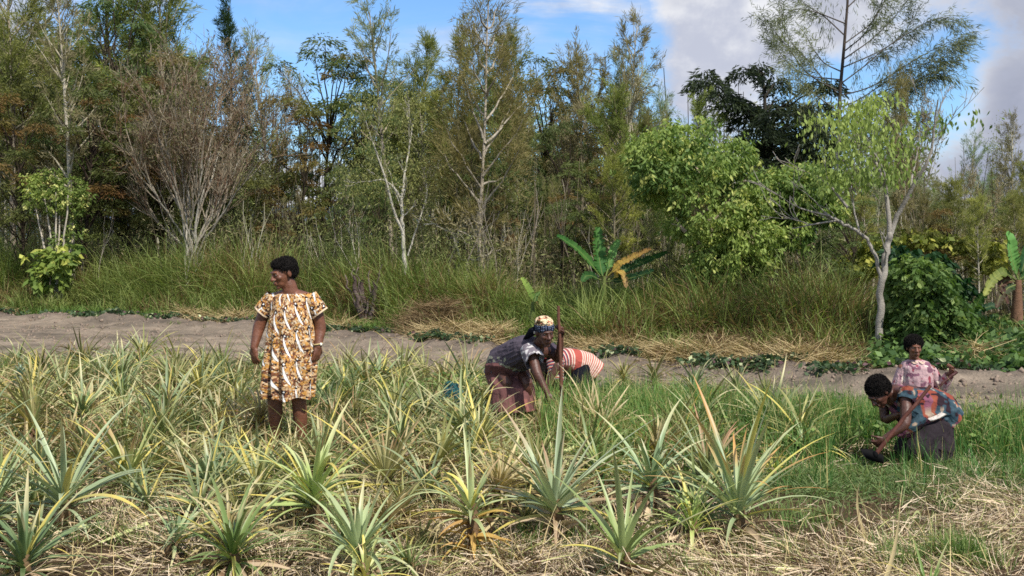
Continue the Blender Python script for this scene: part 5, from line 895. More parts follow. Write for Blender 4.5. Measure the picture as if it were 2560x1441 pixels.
class Body:
    def __init__(s): s.V = []; s.F4 = []; s.F3 = []; s.n = 0
    def ball(s, c, r, rot=None, n=16, m=10):
        V, a, b = ball(np.asarray(c, float), r, rot, n, m); s.V.append(V); s.F4.append(a + s.n); s.F3.append(b + s.n); s.n += len(V)
    def limb(s, pts, rad, n=14):
        """a tapering limb with rounded ends"""
        pts = np.asarray(pts, float); k = max(2, int(len(pts) * 5)); t = np.linspace(0, len(pts) - 1, k); q = np.stack([np.interp(t, np.arange(len(pts)), pts[:, i]) for i in range(3)], -1); r = np.interp(t, np.arange(len(pts)), rad)
        for _ in range(2): q[1:-1] = (q[:-2] + q[1:-1] * 2 + q[2:]) / 4
        V, Fc, _ = tube(q, r, n); e = s.n; s.V.append(V); s.F4.append(Fc + e); s.n += len(V)
        cap = []
        for end, idx in ((0, 0), (1, (k - 1) * n)):
            s.V.append(q[[0 if end == 0 else -1]]); c = s.n; s.n += 1; j = np.arange(n); a, b = e + idx + j, e + idx + (j + 1) % n; cap.append(np.stack([b, a, np.full(n, c)], -1) if end == 0 else np.stack([a, b, np.full(n, c)], -1))
        s.F3.append(np.vstack(cap)); s.ball(q[0], r[0] * .995, None, n, 8); s.ball(q[-1], r[-1] * .995, None, n, 8)
    def hand(s, wrist, d, palm, size=1.0, curl=.5, thumb=1, grip=None):
        """palm and five fingers; D points along the hand, PALM is the side the fingers curl to"""
        d = unit(np.asarray(d, float)); pn = np.asarray(palm, float); pn = unit(pn - d * pn.dot(d)); sd = np.cross(d, pn); w = np.asarray(wrist, float); S = size
        rot = np.stack([sd, d, pn], -1); s.ball(w + d * .045 * S, (.040 * S, .050 * S, .018 * S), rot)
        s.limb([w - d * .02, w + d * .03 * S], [.026 * S, .024 * S])
        for i, (o, L, sp) in enumerate(((-.030, .066, -.10), (-.010, .076, -.03), (.010, .072, .04), (.029, .056, .12))):
            p = w + d * .085 * S + sd * o * S; a = 0; pts = [p - d * .03 * S, p]; dd = unit(d + sd * sp)
            for k, fr in enumerate((.42, .32, .26)):
                a += curl * (1.0 if k else .7) * (1 + .12 * i); v = dd * math.cos(a) + pn * math.sin(a); p = p + v * L * fr * S; pts.append(p)
            s.limb(pts, np.array([.0095, .0098, .009, .0082, .0068]) * S, 8)
        t0 = w + d * .025 * S - sd * thumb * .03 * S; v1 = unit(d * .7 - sd * thumb * .7 + pn * .3); t1 = t0 + v1 * .036 * S; v2 = unit(d * .75 + pn * (.3 + curl * .6) - sd * thumb * .1); s.limb([t0, t1, t1 + v2 * .028 * S, t1 + v2 * .046 * S + pn * .008 * S], np.array([.014, .0115, .0105, .0085]) * S, 8)
    def head(s, c, yaw=0, pitch=0, roll=0, S=1.0):
        """face towards -Y before turning; returns the head's frame"""
        M = Matrix.Rotation(yaw, 3, 'Z') @ Matrix.Rotation(pitch, 3, 'X') @ Matrix.Rotation(roll, 3, 'Y'); R3 = np.array(M); c = np.asarray(c, float)
        W = lambda p: c + R3 @ (np.array(p) * S)
        def b(p, r): s.ball(W(p), np.array(r) * S, R3)
        b((0, .018, .03), (.074, .092, .084)); b((0, -.022, -.01), (.062, .070, .085)); b((0, -.040, -.062), (.046, .046, .045)); b((0, -.070, -.096), (.022, .017, .016))
        b((0, -.084, .028), (.048, .016, .012)); b((-.036, -.062, -.018), (.022, .022, .022)); b((.036, -.062, -.018), (.022, .022, .022))
        s.limb([W((0, -.088, .022)), W((0, -.100, -.008)), W((0, -.110, -.026))], np.array([.009, .012, .015]) * S, 8); b((-.015, -.098, -.029), (.010, .011, .009)); b((.015, -.098, -.029), (.010, .011, .009))
        b((0, -.092, -.054), (.026, .012, .0075)); b((0, -.089, -.068), (.022, .012, .008)); b((-.075, .012, -.002), (.009, .018, .030)); b((.075, .012, -.002), (.009, .018, .030)); b((-.029, -.072, .010), (.016, .012, .010)); b((.029, -.072, .010), (.016, .012, .010))
        return W, R3
    def mesh(s, name, mat, vox=.005, sm=6):
        V = np.concatenate(s.V); me = mesh(name + '_src', V, [np.concatenate(s.F4), np.concatenate(s.F3)], None)
        o = link(bpy.data.objects.new('tmp', me)); r = o.modifiers.new('r', 'REMESH'); r.mode = 'VOXEL'; r.voxel_size = vox; r.use_smooth_shade = True
        k = o.modifiers.new('s', 'SMOOTH'); k.iterations = sm; k.factor = .5
        dg = bpy.context.evaluated_depsgraph_get(); me2 = bpy.data.meshes.new_from_object(o.evaluated_get(dg)); bpy.data.objects.remove(o); me2.name = name; me2.materials.clear(); me2.materials.append(mat); me2.polygons.foreach_set('use_smooth', np.ones(len(me2.polygons), bool)); return me2
def set_col(me, f):
    V = np.empty(len(me.vertices) * 3, np.float32); me.vertices.foreach_get('co', V); V = V.reshape(-1, 3); a = me.color_attributes.new('Col', 'FLOAT_COLOR', 'POINT'); c = np.ones((len(V), 4), np.float32); c[:, :3] = f(V); a.data.foreach_set('color', c.ravel())
def afro(name, W, R3, parts, S, parent, seed=1, n=5200, col=(.012, .010, .009)):
    """short tight curls over the skull: ellipsoids PARTS in the head's frame, roughened, with curl tufts"""
    rng = np.random.default_rng(seed); mb = MB(); c0 = W((0, 0, 0))
    for (p, r) in parts:
        V, a, b = ball(np.zeros(3), 1.0, None, 48, 32); u = V.copy(); r = np.array(r); k = 1 + (fbm(u * 3 + seed, 3, 2) - .5) * .10 + (vnoise(u * 26, 4) - .5) * .05
        V = (V * r * k[:, None]) * S @ R3.T + W(p); mb.add(V, a, col); mb.V.append(np.zeros((0, 3))); mb.C.append(np.zeros((0, 3))); mb.F.setdefault(3, []).append(b + mb.n - len(V))
        m = int(2.2 * n * r[0] * r[2] / .01); u = unit(rng.normal(size=(m, 3))); q = (u * r * rng.uniform(.96, 1.10, (m, 1))) * S @ R3.T + W(p); mb.add(*leaves(rng, q, u @ R3.T + rng.normal(0, .8, (m, 3)), .010, .004, np.array(col) * 1.3, .4))
    return obj(name, mb.mesh(name, M_HAIR), parent)
def eyes(W, S, parent):
    for x in (-.029, .029):
        mb = MB(); V, a, b = ball(W((x, -.079, .010)), .0075 * S, None, 12, 8); mb.add(V, a, (.45, .40, .34)); V, a, b = ball(W((x, -.0845, .010)), .004 * S, None, 10, 6); mb.add(V, a, (.01, .008, .006)); obj('eye', mb.mesh('eye', M_EYE, True), parent)
def loft(rings, nu=120, nv=160, fold=0.0, seed=1, close=False, foldn=9):
    """cloth surface through RINGS: (centre, half-width vector, half-depth vector); returns V, F and (u, v)"""
    rings = [(np.array(c, float), np.array(a, float), np.array(b, float)) for c, a, b in rings]; k = np.arange(len(rings)); t = np.linspace(0, len(rings) - 1, nv)
    def ip(i): 
        q = np.stack([np.interp(t, k, [r[i][j] for r in rings]) for j in range(3)], -1)
        w = max(1, nv // len(rings) // 3)
        for _ in range(w): q[1:-1] = (q[:-2] + 2 * q[1:-1] + q[2:]) / 4
        return q
    C, A, B = ip(0), ip(1), ip(2); u = np.linspace(0, 2 * np.pi, nu, endpoint=False); U, T = np.meshgrid(u, np.linspace(0, 1, nv)); n1 = fbm(np.stack([np.cos(U).ravel() * 1.4 + 5, np.sin(U).ravel() * 1.4, T.ravel() * 1.2], -1) * foldn / 4, seed, 3).reshape(U.shape) - .5
    f = 1 + fold * n1 * 2
    V = C[:, None] + A[:, None] * (np.cos(U) * f)[..., None] + B[:, None] * (np.sin(U) * f)[..., None]
    i = np.arange(nv - 1)[:, None] * nu; j = np.arange(nu)[None]; Fc = np.stack([i + j, i + (j + 1) % nu, i + nu + (j + 1) % nu, i + nu + j], -1).reshape(-1, 4)
    return V.reshape(-1, 3), Fc, U.ravel(), T.ravel()
def sides(p, q, ref, w, d):
    """half-width and half-depth vectors for a ring between P and Q"""
    t = unit(np.asarray(q, float) - np.asarray(p, float)); a = unit(np.cross(t, ref)); b = np.cross(t, a); return a * w, b * d
def sleeve(p0, p1, r0, r1, nu=40, nv=30, fold=.06, seed=1):
    p0, p1 = np.array(p0, float), np.array(p1, float); t = unit(p1 - p0); ref = np.array([0, 1., 0]) if abs(t[1]) < .8 else np.array([1., 0, 0]); a = unit(np.cross(t, ref)); b = np.cross(t, a)
    return loft([(p0, a * r0, b * r0), ((p0 + p1) / 2, a * (r0 + r1) / 2, b * (r0 + r1) / 2), (p1, a * r1, b * r1)], nu, nv, fold, seed)

# ---- 1 the standing woman (local axes: x right, -y towards the camera)
def standing_woman():
    Y0 = 2800 / 310; bx = (722 - 1280) / 310; base = np.array([bx, Y0, gz1(bx, Y0)]); o = empty('person', base)
    tag(o, 'woman standing in a patterned yellow, white and brown dress, looking over to the left', 'person'); B = Body(); Q = lambda px, py, y=0: np.array([(px - 722) / 310, y, (1133 - py) / 310])
    W, R3 = B.head((-.035, -.03, 1.442), R(-52), R(14), 0, 1.02)
    B.limb([(.015, .01, 1.26), (.005, .0, 1.33), (-.02, -.005, 1.40)], [.068, .062, .060]); B.limb([(-.15, .02, 1.215), (.02, .02, 1.25), (.19, .02, 1.215)], [.062, .075, .062])
    B.limb([(.02, .01, 1.13), (.01, 0, 1.05), (0, .01, .85), (0, .02, .72)], [.13, .135, .145, .15]); 
    B.limb([(-.085, .02, .74), (-.115, .0, .46), (-.11, .02, .28), (-.125, .03, .08)], [.09, .062, .058, .036]); B.limb([(.07, .02, .74), (.075, .02, .46), (.085, .04, .27), (.095, .05, .08)], [.09, .062, .058, .036])
    for x, t in ((-.13, -.35), (.10, .35)): B.limb([(x, .06, .045), (x + t * .1, -.06, .035), (x + t * .17, -.15, .022)], [.040, .036, .026])
    B.limb([Q(668, 760, .01), Q(645, 822, .03), Q(637, 870, -.03)], [.050, .050, .031]); B.hand(Q(637, 868, -.03), (.06, -.10, -1), (.35, .5, 0), 1.0, .38, 1)
    B.limb([Q(785, 760, .01), Q(799, 822, .04), Q(796, 868, -.02)], [.050, .050, .031]); B.hand(Q(796, 866, -.02), (-.10, -.12, -1), (-.5, .4, 0), 1.0, .42, -1)
    obj('body', B.mesh('body', M_SKIN, .0046), o); eyes(W, 1.02, o)
    afro('hair', W, R3, [((0, .028, .052), (.084, .090, .073)), ((0, .052, .015), (.077, .067, .070)), ((0, -.022, .082), (.068, .054, .040))], 1.02, o, 3)
    X = np.array([1., 0, 0]); Yv = np.array([0, 1., 0])
    rings = [((.03, .005, 1.288), X * .078, Yv * .068), ((.026, .0, 1.280), X * .108, Yv * .082), ((.022, .0, 1.252), X * .165, Yv * .108), ((.02, 0, 1.19), X * .178, Yv * .125), ((.02, -.005, 1.10), X * .176, Yv * .155), ((.012, -.01, .98), X * .185, Yv * .165), ((.0, 0, .84), X * .205, Yv * .175), ((-.012, 0, .70), X * .218, Yv * .18), ((-.022, 0, .56), X * .215, Yv * .18), ((-.025, 0, .445), X * .212, Yv * .178)]
    mb = MB(); V, Fc, U, T = loft(rings, 300, 300, 0, 7)
    ang = np.arctan2(V[:, 1], V[:, 0]); low = np.clip((1.15 - V[:, 2]) / .6, 0, 1); rip = np.sin(ang * 9 + np.sin(ang * 3) * 2 + V[:, 2] * 2) * .022 * low + (fbm(V * 7, 5, 3) - .5) * .03; V[:, :2] *= (1 + rip / .17)[:, None]; V[:, 2] -= .035 * np.clip(-np.sin(U), 0, 1) * np.clip(1 - T * 9, 0, 1); V[:, 2] += np.where(T > .9, .012 * np.sin(ang * 5), 0) * (T - .9) * 10
    def printc(s, t, trim=None):
        """the dress print: s, t metres along and down the cloth"""
        q = np.stack([s, t], -1); n = fbm(q * 64, 9, 2); n2 = vnoise(q * 105 + 3, 11); n3 = vnoise(q * 44 + 9, 17); c = cmix(lin(204, 170, 128), lin(198, 146, 78), np.clip((n3 - .38) * 5, 0, 1))
        c = np.where((n > .56)[:, None], lin(128, 84, 60), c); c = np.where((n2 > .72)[:, None], lin(48, 36, 34), c); c = np.where((vnoise(q * 90 + 31, 19) > .78)[:, None], lin(218, 200, 172), c)
        # rows of slanting white crescents, edged dark, with a dark flower at the upper end
        for (ox, oy) in ((0, 0),):
            a = (s + ox + .0) / .112; k = np.floor(a); u = (a - k - .5) * .112; b = (t + oy + k * .035) / .22; m = np.floor(b); v = (b - m - .5) * .22
            yy = v / .085; cx = .030 * yy + .016 * (yy ** 2) - .012; hw = .0088 * np.sqrt(np.clip(1 - yy ** 2, 0, 1)) * (1.1 + .5 * yy); dd = np.abs(u - cx); c = np.where(((dd < hw + .004) & (np.abs(yy) < 1))[:, None], lin(66, 48, 46), c); c = np.where(((dd < hw) & (np.abs(yy) < 1))[:, None], lin(242, 236, 228), c)
            fl = np.hypot(u + .018, v + .085); c = np.where(((fl < .021) & (n2 > .35))[:, None], lin(40, 30, 34), c); c = np.where((fl < .007)[:, None], lin(240, 236, 230), c)
        return c
    mb.add(V, Fc, printc(ang * .19, 1.3 - V[:, 2])); 
    for sx, p0, p1 in ((-1, (-.125, .01, 1.235), (-.222, .012, 1.125)), (1, (.16, .01, 1.235), (.252, .012, 1.115))):
        V, Fc, U, T = sleeve(p0, p1, .070, .072, 80, 60, .09, 4); V[:, 2] += .02 * (1 - T); mb.add(V, Fc, np.where((T > .93)[:, None], lin(214, 190, 160), printc(U * .08, T * .13 + 3)))
        V, a, b = ball(np.array(p0) + (0, 0, -.012), (.075, .076, .062), None, 60, 40); mb.add(V, a, printc(V[:, 0] * 1.2, 1.3 - V[:, 2])); V, a, b = ball((.198 if sx > 0 else -.168, .015, 1.20), (.070, .072, .068), None, 60, 40); mb.add(V, a, printc(V[:, 0] * 1.2, 1.3 - V[:, 2]))
    obj('dress', mb.mesh('dress', M_CLOTH, True), o)
    mb = MB(); a = np.linspace(0, 2 * np.pi, 40); r = np.stack([.03 + np.cos(a) * .080, .005 + np.sin(a) * .070, 1.289 + 0 * a - .035 * (np.sin(a) < 0) * np.abs(np.sin(a))], -1); mb.add(*tube(r, .0075, 6, lin(214, 158, 84))); obj('neckline_trim', mb.mesh('neckline_trim', M_CLOTH, True), o)
    mb = MB(); c = Q(796.5, 862, -.02); a = np.linspace(0, 2 * np.pi, 24); mb.add(*tube(np.stack([c[0] + np.cos(a) * .034, c[1] + np.sin(a) * .032, c[2] + np.cos(a) * .006], -1), .006, 6, lin(190, 170, 120))); V, f, _ = ball(c + (.026, -.022, 0), (.011, .011, .013)); mb.add(V, f, lin(236, 230, 214)); obj('wristwatch', mb.mesh('wristwatch', M_IRON, True), o)
standing_woman()

def rod(name, p, q, r0, r1, col, label, cat, extra=None, sides_=8, wob=.004):
    rng = np.random.default_rng(9); p, q = np.array(p, float), np.array(q, float); base = p.copy(); t = np.linspace(0, 1, 12)[:, None]; k = (p * (1 - t) + q * t) - base; k[1:-1] += rng.normal(0, wob, (10, 3))
    o = empty(name, base); tag(o, label, cat); obj('handle' if extra else 'shaft', MB().add(*tube(k, np.linspace(r0, r1, 12), sides_, col)).mesh('handle', M_WOOD, True), o)
    if extra: obj(extra[0], extra[1](base), o)
    return o
# ---- 2 the stooping woman in the grey shirt
def stooping_woman():
    S = 276.; Y0 = 2800 / S; bx = (1290 - 1280) / S; gzz = gz1(bx, Y0); base = np.array([bx, Y0, 0]); o = empty('person', base); tag(o, 'stooping woman in torn grey shirt, brown skirt and spotted headscarf, gripping a stick', 'person')
    Q = lambda px, py, y=0: np.array([(px - 1290) / S * (1 + y / Y0), y, H - (py - 600) / S * (1 + y / Y0)]); B = Body(); hc = Q(1362, 833, -.30)
    W, R3 = B.head(hc, R(20), R(10), R(-4), 1.0); B.limb([Q(1340, 862, -.16), Q(1352, 852, -.24), hc + (-.01, .02, -.03)], [.062, .052, .052])
    ls, rs = Q(1326, 878, -.22), Q(1378, 878, -.05); hip = Q(1268, 915, .22)
    B.limb([hip, Q(1290, 895, .1), Q(1325, 875, -.05), Q(1342, 868, -.14)], [.105, .11, .115, .09]); B.limb([ls, (ls + rs) / 2, rs], [.055, .07, .055])
    e1, w1 = Q(1343, 936, -.34), Q(1368, 984, -.38); B.limb([ls, e1, w1], [.050, .042, .026]); B.hand(w1, w1 - e1 + (0, 0, -.02), (.3, .6, -.2), .95, .7, 1)
    e2, w2 = Q(1397, 902, -.12), Q(1402, 842, -.22); B.limb([rs, e2, w2], [.048, .040, .026]); B.hand(w2, (.0, -.10, 1), (-.6, -.5, 0), .95, 1.15, -1)
    for dx in (-.09, .09): B.limb([hip + (dx, -.02, -.03), (dx + .02, -.06, .42 + gzz), (dx - .02, .10, .06 + gzz)], [.062, .05, .036]); B.limb([(dx - .02, .12, .04 + gzz), (dx - .01, -.06, .025 + gzz)], [.036, .028])
    obj('body', B.mesh('body', M_SKIN2, .005), o); eyes(W, 1.0, o)
    ax = np.array([0, 0, 1.0]); mb = MB(); k = [Q(1258, 935, .24), Q(1264, 905, .18), Q(1290, 890, .08), Q(1322, 876, -.06), Q(1340, 868, -.15), Q(1348, 862, -.19)]; wd = [.175, .178, .172, .17, .13, .075]; dp = [.165, .165, .155, .14, .10, .07]; rg = []
    for i in range(6):
        p, q = k[max(0, i - 1)], k[min(5, i + 1)]; a, b = sides(p, q, np.array([0, 0, 1.]), wd[i], dp[i]); rg.append((k[i], a, b))
    V, Fc, U, T = loft(rg, 160, 140, .10, 5, foldn=14); col = cmix(lin(72, 64, 74), lin(96, 88, 96), fbm(V * 6, 3)); g = (fbm(V * 26, 8, 2) > .60) & (T < .45) & (V[:, 2] < .66); col = np.where(g[:, None], lin(150, 150, 130), col); col = np.where(((T < .05) & (vnoise(V * 40, 2) > .5))[:, None], lin(170, 160, 160), col); mb.add(V, Fc, col)
    V, Fc, U, T = sleeve(ls + (-.02, .02, .02), ls * .35 + e1 * .65 + (0, 0, .045), .080, .092, 60, 40, .12, 3); c = cmix(lin(104, 96, 104), lin(126, 118, 124), fbm(V * 9, 5)); q = np.stack([U * 2, T * 5], -1); c = np.where((vnoise(q * 1.6, 12) > .68)[:, None], lin(196, 192, 190), c); V[:, 2] += np.where(T > .8, (vnoise(np.stack([U * 5, T * 0], -1), 3) - .5) * .03, 0); mb.add(V, Fc, c)
    V, Fc, U, T = sleeve(rs + (-.03, 0, .02), rs * .7 + e2 * .3, .075, .07, 40, 20, .1, 6); mb.add(V, Fc, lin(74, 66, 76)); V, a, b = ball(ls + (-.015, .02, .0), (.082, .082, .07), None, 40, 24); mb.add(V, a, cmix(lin(84, 76, 86), lin(104, 96, 104), fbm(V * 9, 5))); obj('shirt', mb.mesh('shirt', M_CLOTH, True), o)
    mb = MB(); X = np.array([1., 0, 0]); Yv = np.array([0, 1., 0]); V, Fc, U, T = loft([(hip + (.01, -.03, .07), X * .17, Yv * .20), (hip + (-.005, -.03, .02), X * .20, Yv * .225), (hip + (0, 0, -.08), X * .205, Yv * .20), (np.array([-.04, .10, .38]), X * .20, Yv * .20), (np.array([-.03, .06, .16 + gzz]), X * .21, Yv * .22)], 140, 90, .10, 9, foldn=16)
    c = cmix(lin(92, 62, 62), lin(122, 84, 80), fbm(V * 5, 4)); c = np.where(((fbm(V * 22, 6, 2) > .62) & (V[:, 0] > -.02))[:, None], lin(150, 100, 92), c); mb.add(V, Fc, c); obj('skirt', mb.mesh('skirt', M_CLOTH, True), o)
    # headscarf: dark spotted band, flowered crown, knotted tail
    mb = MB()
    for p, r, top in (((0, .018, .052), (.089, .103, .062), 0), ((0, .022, .088), (.083, .092, .060), 1)):
        V, a, b = ball(np.zeros(3), 1.0, None, 70, 50); Vl = V * np.array(r) * (1 + (fbm(V * 4, 7 + top, 2) - .5) * .16)[:, None]; Vw = Vl @ R3.T + W(p)
        an = np.arctan2(V[:, 1], V[:, 0]); q = np.stack([an * 4.2, V[:, 2] * 4.2], -1); cell = q - np.floor(q) - .5
        if not top: c = np.where((np.hypot(cell[:, 0], cell[:, 1]) < .24)[:, None], lin(122, 134, 160), lin(18, 20, 34))
        else: f = vnoise(V * 5.5, 3); f2 = vnoise(V * 8, 5); c = np.where((f > .42)[:, None], lin(224, 204, 166), lin(60, 46, 34)); c = np.where((f2 > .70)[:, None], lin(178, 110, 84), c); c = np.where((f2 < .25)[:, None], lin(96, 90, 48), c)
        mb.add(Vw, a, c)
    tl = [W((-.06, .05, .03)), W((-.09, .08, .0)), Q(1322, 838, -.20), Q(1310, 848, -.14)]; mb.add(*tube(np.array(tl), [.03, .04, .028, .010], 10, lin(20, 20, 28))); V, a, b = ball(W((-.078, .055, .02)), (.03, .026, .024), None, 14, 10); mb.add(V, a, lin(26, 28, 40)); V, a, b = ball(W((-.085, .03, .005)), (.012, .012, .014)); mb.add(V, a, lin(170, 160, 150))
    obj('headscarf', mb.mesh('headscarf', M_CLOTH, True), o)
    st = rod('digging_stick', base + Q(1408, 1060, -.30) * (1, 1, 0) + (0, 0, gzz - .03), base + Q(1396, 765, -.26), .020, .0125, lin(96, 60, 46), 'long brown wooden stick gripped upright by the stooping woman', 'stick')
    st = None
stooping_woman()
# ---- 3 the bending person in the striped top
def striped_person():
    S = 245.; Y0 = 2800 / S; bx = (1430 - 1280) / S; g = gz1(bx, Y0); base = np.array([bx, Y0, 0]); o = empty('person', base); tag(o, 'person bent double in a red, white and blue striped top behind the stooping woman', 'person'); B = Body()
    Q = lambda px, py, y=0: np.array([(px - 1430) / S * (1 + y / Y0), y, H - (py - 600) / S * (1 + y / Y0)]); hip = Q(1452, 925, .08); sh = Q(1392, 905, -.08)
    B.limb([hip, (hip + sh) / 2 + (0, 0, .02), sh], [.14, .135, .12]); W, R3 = B.head(Q(1352, 940, -.14), R(-60), R(50), 0, .95); B.limb([sh, W((0, 0, 0))], [.06, .052])
    for y, ex, ey, wx, wy in ((-.2, 1368, 960, 1356, 1000), (.06, 1385, 965, 1370, 1000)): a, e, w = sh + (0, y, -.02), Q(ex, ey, y - .1), Q(wx, wy, y - .12); B.limb([a, e, w], [.048, .04, .026]); B.hand(w, (-.3, -.2, -1), (-1, 0, 0), .9, .8, 1)
    for dy in (-.08, .1): k = Q(1440, 985, dy - .1); B.limb([hip + (0, dy, 0), k, (k[0] + .10, dy + .05, .05 + g)], [.08, .055, .036]); B.limb([(k[0] + .12, dy + .06, .035 + g), (k[0] - .04, dy, .028 + g)], [.034, .026])
    obj('body', B.mesh('body', M_SKIN2, .006), o); afro('hair', W, R3, [((0, .02, .04), (.092, .10, .09))], .95, o, 5)
    k = [Q(1482, 935, .10), Q(1462, 916, .08), Q(1440, 908, .04), Q(1415, 903, 0), Q(1390, 905, -.06), Q(1368, 915, -.12)]; wd = [.165, .165, .16, .155, .14, .10]; rg = []
    for i in range(6): a, b = sides(k[max(0, i - 1)], k[min(5, i + 1)], np.array([0, 0, 1.]), wd[i], (.16, .155, .14, .135, .12, .08)[i]); rg.append((k[i], a, b))
    V, Fc, U, T = loft(rg, 160, 200, .05, 6, foldn=10); s = T * .62; f = (s / .026) % 1; red, wh, nv = lin(170, 84, 74), lin(206, 184, 168), lin(52, 54, 84)
    c = np.where((f < .40)[:, None], red, wh); c = np.where(((s > .27) & (s < .34))[:, None], red, c); f2 = (s / .035) % 1; c = np.where((s > .40)[:, None], np.where((f2 < .3)[:, None], wh, np.where((f2 < .65)[:, None], nv, red)), c); c = np.where((s > .53)[:, None], lin(150, 58, 58), c)
    mb = MB(); mb.add(V, Fc, c * (1 + (fbm(V * 9, 3)[:, None] - .5) * .3)); V, Fc, U, T = sleeve(Q(1385, 905, -.16), Q(1386, 955, -.26), .085, .08, 50, 50, .08, 3); f = (T * 6) % 1; mb.add(V, Fc, np.where((f < .3)[:, None], wh, np.where((f < .65)[:, None], red, nv))); obj('striped_top', mb.mesh('striped_top', M_CLOTH, True), o)
    mb = MB(); X = np.array([1., 0, 0]); Yv = np.array([0, 1., 0]); V, Fc, U, T = loft([(hip + (.045, 0, .03), X * .10, Yv * .14), (hip + (.05, 0, -.08), X * .11, Yv * .16), (hip + (.04, -.02, -.26), X * .12, Yv * .16)], 60, 40, .12, 3); mb.add(V, Fc, lin(22, 22, 30))
    for dy in (-.08, .1): V, Fc, U, T = sleeve(hip + (0, dy, .02), Q(1440, 985, dy - .1), .115, .085); mb.add(V, Fc, lin(22, 22, 30)); V, a, b = ball(Q(1440, 985, dy - .1), .088, None, 30, 20); mb.add(V, a, lin(22, 22, 30))
    obj('shorts', mb.mesh('shorts', M_CLOTH, True), o)
    rod('digging_tool', base + Q(1478, 935, .30), base + Q(1501, 882, .28), .012, .010, lin(120, 110, 100), 'grey wooden tool handle sticking up behind the person in the striped top', 'tool')
striped_person()
# ---- 4 the crouching girl in front, hoeing
def hoeing_girl():
    S = 330.; Y0 = 2800 / S; bx = (2310 - 1280) / S; g = gz1(bx, Y0); base = np.array([bx, Y0, 0]); o = empty('person', base); tag(o, 'crouching girl in a colourful batik shirt and dark trousers, bending low over a hoe', 'person'); B = Body()
    Q = lambda px, py, y=0: np.array([(px - 2310) / S * (1 + y / Y0), y, H - (py - 600) / S * (1 + y / Y0)])
    hc = Q(2190, 981, -.06); W, R3 = B.head(hc, R(-68), R(48), R(-6), .92); B.limb([Q(2228, 985, .0), Q(2212, 982, -.03), hc + (.01, .02, .01)], [.056, .048, .048])
    hip = Q(2335, 1035, .06); ls, rs = Q(2248, 985, -.13), Q(2225, 990, .14); B.limb([hip, Q(2300, 1010, .03), Q(2262, 1000, .02), Q(2238, 990, .01)], [.135, .13, .12, .09]); B.limb([ls, (ls + rs) / 2, rs], [.05, .06, .05])
    e1, w1 = Q(2235, 1062, -.24), Q(2184, 1097, -.22); B.limb([ls, e1, w1], [.045, .038, .024]); B.hand(w1, w1 - e1, (-.3, .8, .2), .85, 1.1, 1)
    e2, w2 = Q(2224, 1052, .10), Q(2227, 1038, -.14); B.limb([rs, e2, w2], [.044, .036, .024]); B.hand(w2, (.5, -.8, .2), (.2, .3, .9), .85, 1.1, 1)
    for dy in (-.10, .12):
        k = Q(2275, 1122, dy - .05); B.limb([hip + (0, dy, -.02), k, (k[0] + .18, dy + .05, .07 + g)], [.07, .05, .036]); B.limb([(k[0] + .2, dy + .06, .04 + g), (k[0] + .04, dy, .03 + g)], [.034, .026])
    obj('body', B.mesh('body', M_SKIN2, .0048), o); eyes(W, .92, o); afro('hair', W, R3, [((0, .026, .044), (.086, .096, .084)), ((0, .05, .01), (.078, .070, .070))], .92, o, 6, 7000)
    k = [Q(2374, 1048, .07), Q(2352, 1025, .06), Q(2320, 1012, .04), Q(2285, 1008, .03), Q(2258, 998, .02), Q(2238, 990, .01), Q(2226, 984, 0)]; wd = [.18, .178, .17, .165, .15, .115, .07]; dp = [.135, .15, .16, .15, .125, .095, .06]; rg = []
    for i in range(7): a, b = sides(k[max(0, i - 1)], k[min(6, i + 1)], np.array([0, 0, 1.]), wd[i], dp[i]); rg.append((k[i] - (0, 0, .02 * (1 < i < 5)), a, b))
    def batik(V):
        n = fbm(V * 7.5, 31, 3); n2 = fbm(V * 9 + 4, 37, 3); n3 = fbm(V * 22, 39, 2); c = cmix(lin(32, 52, 66), lin(74, 94, 102), np.clip(n3 * 2 - .5, 0, 1)); c = np.where((n > .52)[:, None], cmix(lin(122, 54, 48), lin(148, 88, 66), np.clip(n3 * 2 - .5, 0, 1)), c); c = np.where((n2 > .56)[:, None], cmix(lin(96, 60, 84), lin(150, 92, 104), n3), c); c = np.where((n3 > .68)[:, None], lin(160, 140, 122), c); c = np.where((n3 < .36)[:, None], lin(46, 34, 40), c); return c
    mb = MB(); V, Fc, U, T = loft(rg, 200, 200, .09, 8, foldn=14); lowbelly = np.clip((T - .15) * 3, 0, 1) * np.clip((.8 - T) * 3, 0, 1); V[:, 2] -= np.where(np.sin(U) * 0 + V[:, 2] < Q(0, 1010)[2], .05, 0) * lowbelly; mb.add(V, Fc, batik(V))
    V, Fc, U, T = loft([(Q(2285, 1035, -.13), (.02, 0, .0), (0, .01, 0)), (Q(2275, 1055, -.12), (.10, 0, .06), (0, .06, 0)), (Q(2268, 1075, -.10), (.11, 0, .05), (0, .06, 0)), (Q(2262, 1092, -.08), (.05, 0, .01), (0, .03, 0))], 80, 60, .1, 3); mb.add(V, Fc, batik(V))
    V, Fc, U, T = sleeve(ls + (.03, .02, .02), ls * .75 + e1 * .25, .068, .066, 50, 30, .1, 3); mb.add(V, Fc, batik(V)); V, Fc, U, T = sleeve(rs + (.02, .0, .02), rs * .6 + e2 * .4, .068, .066, 50, 30, .1, 3); mb.add(V, Fc, batik(V)); obj('shirt', mb.mesh('shirt', M_CLOTH, True), o)
    mb = MB(); V, Fc, U, T = loft([(Q(2345, 1030, -.06), (.03, 0, -.01), (0, .10, 0)), (Q(2325, 1040, -.06), (.028, 0, -.012), (0, .115, 0)), (Q(2306, 1047, -.06), (.02, 0, -.02), (0, .10, 0))], 40, 20, .1, 3); mb.add(V, Fc, lin(206, 198, 188)); obj('undershirt', mb.mesh('undershirt', M_CLOTH, True), o)
